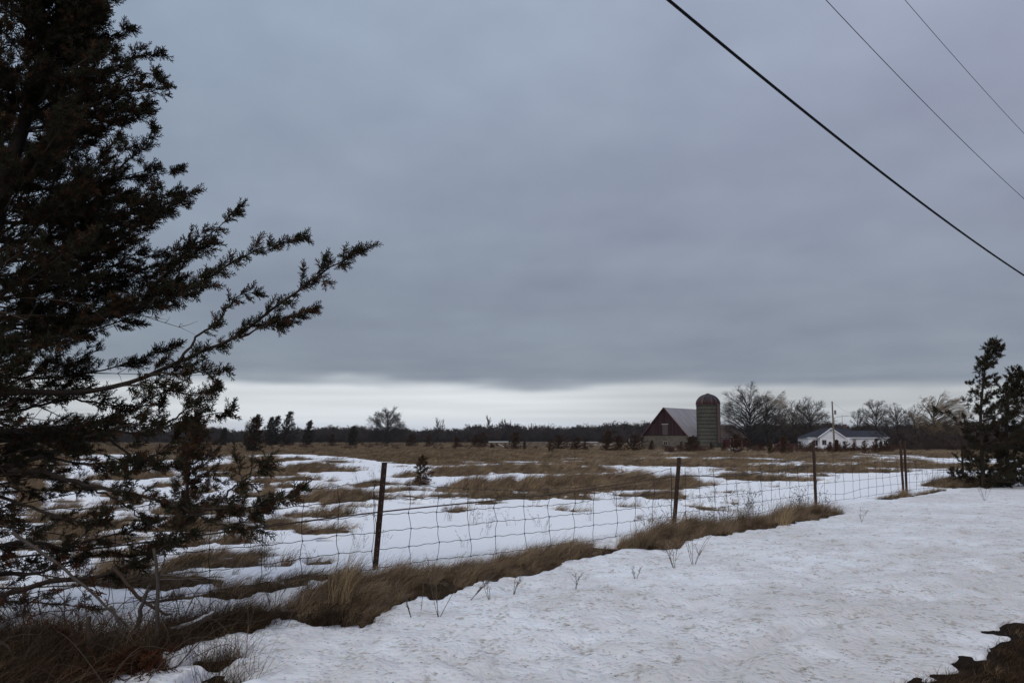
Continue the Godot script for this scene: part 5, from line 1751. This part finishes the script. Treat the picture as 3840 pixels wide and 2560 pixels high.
# ---- cables and poles -------------------------------------------------------------------------------------------------
func _wires() -> void:
	var black := plain(0.012, 0.012, 0.014, 0.7)
	var grey := plain(0.05, 0.05, 0.055, 0.5)
	var rows := [["thick black telephone cable, lowest of the overhead lines", 0.0195, 5.32, 0.00256, black, 0.0], ["thin overhead wire between the thick cable and the topmost wire", 0.0062, 7.27, 0.0030, grey, 0.0], ["thin topmost overhead wire crossing the upper right corner", 0.0055, 9.08, 0.0024, grey, 0.0]]
	for q in rows:
		var line := PackedVector3Array()
		for k in 161:
			var t := -10.0 + 80.0 * k / 160.0
			var p: Vector3 = ROAD * t + ACROSS * -5.0
			p.y = q[2] + q[3] * (t - 30.0) * (t - 30.0)
			line.append(p)
		var g := Geo.new()
		var base: Vector3 = line[0]
		for k in line.size(): line[k] -= base
		g.tube(line, taper(line.size(), q[1], q[1]), 7)
		var o := part("overhead_cable", g.mesh(q[4]), self)
		o.position = base
		tag(o, q[0], "cable", "overhead lines along the road")
	var wood := plain(0.17, 0.14, 0.115, 0.95)
	# the pole before the house
	var pole := thing("utility_pole", "wooden utility pole with grey transformer in front of the white house", "pole", Vector3(63.9, -0.75, -165.0))
	var g := Geo.new()
	g.tube(PackedVector3Array([Vector3(0, -0.3, 0), Vector3(-0.03, 5.0, 0), Vector3(-0.06, 9.6, 0)]), PackedFloat32Array([0.20, 0.17, 0.13]), 9)
	part("shaft", g.mesh(wood), pole)
	g = Geo.new()
	g.tube(PackedVector3Array([Vector3(0.42, 7.0, 0.1), Vector3(0.42, 7.75, 0.1), Vector3(0.42, 7.85, 0.1)]), PackedFloat32Array([0.22, 0.22, 0.12]), 10)
	part("transformer", g.mesh(plain(0.2, 0.2, 0.21, 0.6)), pole)
	for k in 3:
		g = Geo.new()
		g.tube(PackedVector3Array([Vector3(0.1, 6.3 - k * 0.28, 0.05), Vector3(0.34, 6.3 - k * 0.28, 0.05)]), PackedFloat32Array([0.06, 0.07]), 6)
		part("insulator", g.mesh(plain(0.06, 0.06, 0.06)), pole)
	var ends := [["thin line from the utility pole's top to the trees on the right", Vector3(63.9, 8.75, -165), Vector3(82.0, 7.4, -198), 0.6], ["service wire from the utility pole left into the bare trees", Vector3(63.8, 5.9, -165), Vector3(52.0, 4.9, -194), 0.4], ["service wire from the utility pole to the house chimney side", Vector3(64.0, 4.3, -165), Vector3(72.0, 3.7, -179), 0.15]]
	for q in ends:
		var line := PackedVector3Array()
		for k in 21:
			var u := k / 20.0
			var a: Vector3 = q[1]
			line.append(a.lerp(q[2], u) - Vector3(0, q[3] * 4.0 * u * (1.0 - u), 0) - a)
		var wg := Geo.new()
		wg.tube(line, taper(21, 0.014, 0.014), 5)
		var o := part("service_wire", wg.mesh(grey), self)
		o.position = q[1]
		tag(o, q[0], "wire", "wires at the house pole")
	var far := thing("utility_pole", "distant bare utility pole among the trees left of the tall cedar", "pole", Vector3(108.0, -0.75, -200.0))
	g = Geo.new()
	g.tube(PackedVector3Array([Vector3(0, -0.3, 0), Vector3(0, 8.6, 0)]), PackedFloat32Array([0.19, 0.13]), 8)
	part("shaft", g.mesh(wood), far)
	g = Geo.new()
	g.box(Transform3D.IDENTITY, Vector3(-1.0, 8.0, 0.14), Vector3(1.0, 8.14, 0.25))
	part("crossarm", g.mesh(wood), far)


# ---- brush under the old cedar ----------------------------------------------------------------------------------------
func stick(g: Geo, pts: Array, r0: float, r1: float, rough := 0.012, sides := 6, steps := 14) -> void:
	var line := curve(pts, steps)
	for k in range(1, line.size()):
		line[k] += Vector3(rnd(-1, 1), rnd(-1, 1), rnd(-1, 1)) * rough
	g.tube(line, taper(line.size(), r0, r1), sides)


func _thicket() -> void:
	rng.seed = 31337
	# a dead grey stem standing in the snow, with stubs
	var o := thing("dead_stick", "grey dead stem standing upright in the snow beside the big cedar", "dead branch", Vector3(-2.73, 0.02, -6.6))
	var g := Geo.new()
	stick(g, [Vector3(0, -0.1, 0), Vector3(-0.02, 0.3, 0), Vector3(-0.03, 0.6, 0), Vector3(-0.07, 0.82, 0.0)], 0.019, 0.012, 0.004)
	part("stem", g.mesh(mats["grey_wood"]), o)
	for q in [[0.62, 0.35, -0.05], [0.58, 0.5, 0.03], [0.3, 0.12, -0.2], [0.2, -0.1, -0.14]]:
		g = Geo.new()
		stick(g, [Vector3(-0.01, q[0], 0), Vector3(q[1] * 0.5, q[0] + q[2] * 0.4, 0.02), Vector3(q[1], q[0] + q[2], 0.05)], 0.008, 0.003, 0.006, 4, 8)
		part("twig", g.mesh(mats["grey_wood"]), o)
	# fallen log with snow along its top
	o = thing("fallen_log", "thin fallen log dusted with snow lying among the fence grass", "log", Vector3(-2.78, 0.09, -7.0))
	g = Geo.new()
	stick(g, [Vector3(-0.1, 0.0, 0.05), Vector3(0.1, 0.05, -0.05), Vector3(0.28, 0.13, -0.2)], 0.035, 0.026, 0.004)
	part("log", g.mesh(mats["grey_wood"]), o)
	g = Geo.new()
	stick(g, [Vector3(-0.02, 0.045, 0.0), Vector3(0.1, 0.075, -0.05), Vector3(0.26, 0.145, -0.2)], 0.020, 0.014, 0.006)
	part("snow_cap", g.mesh(plain(0.55, 0.56, 0.58)), o)
	# dead limbs lying and leaning in the brush
	var limbs := [["long grey dead limb slanting down from the cedar to the brush", [-4.15, 0.92, -7.0, -3.7, 0.72, -6.8, -3.2, 0.45, -6.6, -2.75, 0.12, -6.5], 0.016], ["short grey stick leaning over the brush in front of the cedar", [-3.06, 0.42, -6.5, -2.95, 0.28, -6.45, -2.78, 0.1, -6.4], 0.013], ["dark broken limb forked above the snow near the dead stem", [-3.35, 0.62, -7.1, -3.1, 0.42, -7.0, -2.9, 0.30, -6.95, -2.75, 0.27, -6.9], 0.018], ["split grey stub pointing up in the middle of the brush", [-3.0, 0.12, -6.8, -2.96, 0.36, -6.8, -2.9, 0.53, -6.8], 0.022], ["dark upright stump of a stem in the brush at bottom left", [-3.05, -0.05, -6.15, -3.03, 0.2, -6.15, -3.06, 0.42, -6.15], 0.035], ["grey stick arching low across the brush at bottom left", [-4.0, 0.4, -6.3, -3.5, 0.2, -6.0, -3.2, 0.05, -5.7], 0.012]]
	for q in limbs:
		var pts := points(q[1])
		var base: Vector3 = pts[0]
		o = thing("dead_limb", q[0], "dead branch", base)
		for k in pts.size(): pts[k] -= base
		g = Geo.new()
		stick(g, pts, q[2], q[2] * 0.45, 0.008)
		part("limb", g.mesh(mats["grey_wood"] if q[0].contains("grey") else mats["twig"]), o)
		g = Geo.new()
		for k in 7:
			var at: Vector3 = pts[0].lerp(pts[-1], rnd(0.15, 0.9))
			var d := Vector3(rnd(-0.4, 0.8), rnd(-0.6, 0.4), rnd(-0.5, 0.5)).normalized() * rnd(0.08, 0.3)
			g.tube(PackedVector3Array([at, at + d * 0.5 + Vector3(0, rnd(-0.03, 0.03), 0), at + d]), PackedFloat32Array([0.004, 0.003, 0.0012]), 4, false)
		part("twigs", g.mesh(mats["twig"]), o).set_meta("kind", "stuff")
	# matted shade-tinted grass and bramble canes
	var matted := [tuft(70, 0.5, 0.005, 0.2, 1.2, 0.9), tuft(70, 0.42, 0.005, 0.2, 1.8, 0.7)]
	var where := [[], []]
	var tint := [[], []]
	for q in 2300:
		var x := rnd(-7.2, -1.2)
		var z := rnd(-7.6, -5.0)
		shape(x, z, PackedInt32Array())
		if g_in < -0.05 or g_s < -9.3: continue
		var s := rnd(0.5, 1.0)
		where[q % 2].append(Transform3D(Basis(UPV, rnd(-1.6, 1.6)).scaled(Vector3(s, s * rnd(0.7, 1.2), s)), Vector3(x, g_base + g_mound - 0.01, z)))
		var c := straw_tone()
		tint[q % 2].append(Color(c.r * 0.22, c.g * 0.19, c.b * 0.175) if rnd() < 0.9 else Color(c.r * 0.6, c.g * 0.57, c.b * 0.55))  # most tufts tinted down, painting in the tree's shade
	var under := mass("brush_grass", "tangled dead grass tinted dark as shade under the big cedar at bottom left", "grass")
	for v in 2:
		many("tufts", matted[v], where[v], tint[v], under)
	g = Geo.new()
	for q in 260:
		var x := rnd(-6.0, -2.4)
		var z := rnd(-7.6, -5.4)
		var a := Vector3(x, 0.0, z)
		var d := Vector3(rnd(-0.5, 0.7), rnd(0.2, 1.0), rnd(-0.4, 0.4)).normalized() * rnd(0.25, 0.85)
		var b := a + d * 0.6
		var c := a + d + Vector3(rnd(-0.1, 0.2), -0.35 * d.length() * rnd(0.2, 1.2), rnd(-0.1, 0.1))
		c.y = maxf(c.y, 0.03)
		var line := curve([a, b, c], 7)
		g.tube(line, taper(8, rnd(0.003, 0.006), 0.0012), 4, false)
	var canes := part("bramble_canes", g.mesh(mats["twig"]), self)
	tag(canes, "thin dark bramble canes tangled under the big cedar", "brambles", "", "stuff")
	# rust-red dead cedar sprays caught in the brush
	where = []
	tint = []
	for q in 420:
		var c := Vector3(-2.55, 0.10, -5.85) if q % 3 == 0 else Vector3(rnd(-5.2, -2.9), rnd(0.1, 0.75), rnd(-7.0, -6.0))
		if q % 3 == 1: c = Vector3(-2.78, 0.05, -5.7)
		c += Vector3(rnd(-0.16, 0.16), rnd(-0.1, 0.14), rnd(-0.12, 0.12))
		where.append(Transform3D(aimed(Vector3(rnd(-1, 1), rnd(-0.8, 0.6), rnd(-1, 1)), rnd(0, TAU)).scaled_local(Vector3.ONE * rnd(0.07, 0.14)), c))
		var t := rnd(0.6, 1.3)
		tint.append(Color(0.062 * t, 0.024 * t, 0.013 * t))
	many("sprays", sprays[1], where, tint, mass("dead_cedar_sprays", "rust-red dead cedar sprays caught in the brush at bottom left", "dead foliage"))


# ---- weeds standing in the snow ---------------------------------------------------------------------------------------
func _weeds() -> void:
	rng.seed = 616
	var m := plain(0.115, 0.082, 0.06, 1.0)
	# bare branching shoots at the edge of the roadside snow, one by one (photo left to right)
	var list := [[1060, 2310, 0.42, "bare shoot poking through the snow edge left of the first steel post"], [1560, 2330, 0.30, "low twiggy shoot in the snow nearest the tall grass clump"], [1655, 2320, 0.55, "forked dark shoot with three stems standing in a snow hollow"], [1590, 2300, 0.48, "single straight dark stem in front of the grass bank"], [1760, 2260, 0.5, "long thin stem slanting right over the snow"], [1840, 2265, 0.28, "small crooked twig at the snow edge"], [1925, 2240, 0.26, "pale feathery weed on the snow before the grass bank"], [2150, 2230, 0.24, "small bent twig alone on the open snow"], [2370, 2180, 0.2, "hooked twig on the snow below the second fence span"], [2510, 2140, 0.45, "bushy bare shoot by the second steel post, left one"], [2580, 2130, 0.5, "bushy bare shoot by the second steel post, right one"], [3200, 1960, 0.32, "thin weeds on the snow past the end of the grass bank"], [3655, 1885, 0.62, "bare multi-stemmed shrub in front of the tall right cedar"], [1455, 2290, 0.3, "short dark stem at the foot of the pale straw clump"]]
	for q in list:
		var u: float = (q[0] - 1920.0) / 3079.0
		var d: float = 1.7 * 3079.0 / (q[1] - 1640.0)
		var at := on(u * d, -d)
		var o := thing("weed_shoot", q[3], "weed", at, 0.0, "bare shoots in the roadside snow")
		var n := 5 if q[2] > 0.4 else 3
		if q[3].begins_with("single"): n = 1
		for k in n:
			var g := Geo.new()
			var h: float = q[2] * rnd(0.6, 1.0)
			var d2 := Vector3(rnd(-0.6, 0.6), 1.0, rnd(-0.4, 0.4)).normalized()
			if q[3].contains("slanting"): d2 = Vector3(0.8, 0.75, -0.2).normalized()
			var tip := d2 * h + Vector3(rnd(0, 0.05), 0, 0)
			stick(g, [Vector3(0, -0.04, 0), tip * 0.5 + Vector3(rnd(-0.02, 0.02), 0, 0), tip], 0.0032, 0.0014, 0.004, 4, 8)
			for z in rng.randi_range(2, 5):
				var p := tip * rnd(0.3, 0.9)
				var e := (d2 + Vector3(rnd(-0.9, 0.9), rnd(-0.3, 0.5), rnd(-0.7, 0.7))).normalized() * h * rnd(0.15, 0.35)
				g.tube(PackedVector3Array([p, p + e * 0.5 + Vector3(0, rnd(-0.01, 0.01), 0), p + e]), PackedFloat32Array([0.0026, 0.002, 0.0012]), 3, false)
			part("stem", g.mesh(m), o)
	# a clump of pale straw standing at the front of the bank
	var straw := tuft(90, 0.62, 0.006, 0.10, 0.5, 2.2)
	var so := MeshInstance3D.new()
	so.name = numbered("straw_clump")
	so.mesh = straw
	var sm: StandardMaterial3D = mats["grass"].duplicate()
	sm.albedo_color = lin(0.40, 0.29, 0.17)
	so.material_override = sm
	so.position = on(-1.62, -8.05)
	add_child(so)
	tag(so, "pale straw clump standing upright at the foot of the first post's grass bank", "grass clump")
	var so2: MeshInstance3D = so.duplicate()
	so2.name = numbered("straw_clump")
	so2.position = on(5.05, -15.6)
	so2.scale = Vector3(1.0, 0.8, 1.0)
	add_child(so2)
	tag(so2, "pale straw clump in front of the bank between second and third post", "grass clump")
	# thin dry stalks scattered through the field snow
	var stalks := []
	for k in 3:
		var g := Geo.new()
		for z in 7:
			var a := Vector3(rnd(-0.15, 0.15), -0.03, rnd(-0.15, 0.15))
			var t := a + Vector3(rnd(-0.05, 0.3), rnd(0.2, 0.55), rnd(-0.15, 0.15))
			g.tube(PackedVector3Array([a, a.lerp(t, 0.5) + Vector3(-0.03, 0.02, 0), t]), PackedFloat32Array([0.0022, 0.0016, 0.001]), 3, false)
			for s in 3:
				var p := a.lerp(t, rnd(0.5, 1.0))
				g.tube(PackedVector3Array([p, p + Vector3(rnd(-0.05, 0.08), rnd(0.0, 0.07), rnd(-0.05, 0.05))]), PackedFloat32Array([0.002, 0.0035]), 3, false)
		stalks.append(g.mesh(mats["twig"]))
	var where := [[], [], []]
	for q in 300:
		var d := 9.5 * pow(5.0, rnd(0.0, 1.0))
		var x := rnd(-0.62, 0.5) * d
		if (x - d) * 0.70711 > -9.0: continue
		var s := rnd(0.5, 1.1)
		where[q % 3].append(Transform3D(Basis(UPV, rnd(0, TAU)).scaled(Vector3(s, s, s)), on(x, -d)))
	for q in 16:
		var t := rnd(9.5, 18.0)
		var p := ROAD * t + ACROSS * (table(t, FRONT) - table(t, DEEP) * rnd(0.3, 1.0))
		where[q % 3].append(Transform3D(Basis(UPV, rnd(0, TAU)).scaled(Vector3.ONE * rnd(0.9, 1.5)), on(p.x, p.z)))
	var dry := mass("dry_stalks", "thin dry weed stalks scattered through the field snow", "weeds")
	for v in 3:
		many("stalks", stalks[v], where[v], [], dry)


# ---- far small things -------------------------------------------------------------------------------------------------
func _far_things() -> void:
	rng.seed = 88
	var grey := plain(0.2, 0.18, 0.165, 0.95)
	var pale := plain(0.62, 0.62, 0.64, 0.8)
	var f := thing("rail_fence", "weathered grey post and rail fence across the field left of barn", "fence", Vector3(0, -0.72, -190.0))
	var xs := []
	var x := -0.4
	while x < 20.5:
		xs.append(x)
		x += rnd(1.3, 1.9)
	for k in xs.size():
		var g := Geo.new()
		g.box(Transform3D(Basis(Vector3.BACK, rnd(-0.04, 0.04)), Vector3(xs[k], 0, 0)), Vector3(-0.11, -0.2, -0.1), Vector3(0.11, rnd(1.3, 1.5), 0.1))
		part("post", g.mesh(grey), f)
		if k < xs.size() - 1:
			g = Geo.new()
			g.box(Transform3D.IDENTITY, Vector3(xs[k] + 0.01, rnd(1.28, 1.36), 0.102), Vector3(xs[k + 1] - 0.01, 1.46, 0.16))
			part("rail", g.mesh(pale if k > 8 and k < 12 else grey), f)
			g = Geo.new()
			g.box(Transform3D.IDENTITY, Vector3(xs[k] + 0.01, 0.62, 0.102), Vector3(xs[k + 1] - 0.01, 0.74, 0.15))
			part("rail", g.mesh(grey), f)
	var t := thing("feed_rack", "long feed rack with snow-white top rail standing in the field", "feed rack", Vector3(-5.2, -0.72, -188.0))
	var tg := Geo.new()
	tg.box(Transform3D.IDENTITY, Vector3(-0.1, 1.36, -0.3), Vector3(4.4, 1.55, 0.3))
	part("top_board", tg.mesh(pale), t)
	for k in 4:
		tg = Geo.new()
		tg.box(Transform3D(Basis.IDENTITY, Vector3(0.1 + k * 1.35, 0, 0)), Vector3(-0.1, -0.1, -0.08), Vector3(0.1, 1.355, 0.08))
		part("leg", tg.mesh(grey), t)
	tg = Geo.new()
	tg.box(Transform3D(Basis(Vector3.BACK, -0.45), Vector3(2.6, 0.75, 0.2)), Vector3(-0.7, -0.06, -0.1), Vector3(0.9, 0.06, 0.1))
	part("brace", tg.mesh(pale), t)
	for q in [[2354, 2.2, "leftmost of three tall bare posts left of the barn"], [2368, 2.3, "middle of three tall bare posts left of the barn"], [2395, 2.1, "post nearest the barn of three tall bare posts"]]:
		var o := thing("wooden_post", q[2], "post", Vector3((q[0] - 1920.0) / 3079.0 * 187.0, -0.72, -187.0), 0.0, "posts by the barn")
		var g := Geo.new()
		g.tube(PackedVector3Array([Vector3(0, -0.2, 0), Vector3(0.02, q[1], 0)]), PackedFloat32Array([0.13, 0.11]), 7)
		part("shaft", g.mesh(grey), o)
	_truck()


func _truck() -> void:
	var o := thing("pickup_truck", "dark red pickup truck parked before the dark wood between barn and house", "truck", Vector3(59.0, -0.72, -180.0), 0.25)
	var paint := plain(0.06, 0.02, 0.02, 0.35)
	var tyre := plain(0.015, 0.015, 0.015, 0.9)
	var glass := plain(0.05, 0.055, 0.06, 0.1)
	# side outline, extruded across the truck's width: bonnet to the left, cab, bed to the right
	var outline := PackedVector2Array([Vector2(-2.4, 0.45), Vector2(-2.42, 0.95), Vector2(-2.2, 1.08), Vector2(-1.15, 1.15), Vector2(-0.6, 1.78), Vector2(0.55, 1.80), Vector2(0.72, 1.18), Vector2(2.5, 1.15), Vector2(2.52, 0.5)])
	var c := CSGPolygon3D.new()
	c.polygon = outline
	c.depth = 1.75
	c.name = "body"
	c.material = paint
	c.position.z = 0.87
	o.add_child(c)
	for s in [0.0, 1.0]:
		var z := 0.875 if s > 0 else -0.9
		var g := Geo.new()
		g.box(Transform3D.IDENTITY, Vector3(-0.75, 1.22, z), Vector3(-0.05, 1.66, z + 0.02))
		g.box(Transform3D.IDENTITY, Vector3(0.05, 1.22, z), Vector3(0.55, 1.66, z + 0.02))
		part("side_window", g.mesh(glass), o)
		for x in [-1.55, 1.6]:
			var w := CylinderMesh.new()
			w.top_radius = 0.39
			w.bottom_radius = 0.39
			w.height = 0.24
			w.material = tyre
			var wheel := part("wheel", w, o, Transform3D(Basis(Vector3.RIGHT, PI / 2), Vector3(x, 0.39, 0.78 if s > 0 else -0.78)))
			var h := CylinderMesh.new()
			h.top_radius = 0.21
			h.bottom_radius = 0.21
			h.height = 0.26
			h.material = plain(0.2, 0.2, 0.2, 0.4)
			part("hub", h, wheel)
	var b := Geo.new()
	b.box(Transform3D.IDENTITY, Vector3(-2.5, 0.5, -0.88), Vector3(-2.425, 0.68, 0.88))
	part("bumper", b.mesh(plain(0.25, 0.25, 0.26, 0.3)), o)
	for z in [-0.62, 0.62]:
		b = Geo.new()
		b.box(Transform3D.IDENTITY, Vector3(-2.46, 0.75, z - 0.15), Vector3(-2.41, 0.92, z + 0.15))
		part("headlight", b.mesh(plain(0.5, 0.5, 0.5, 0.2)), o)
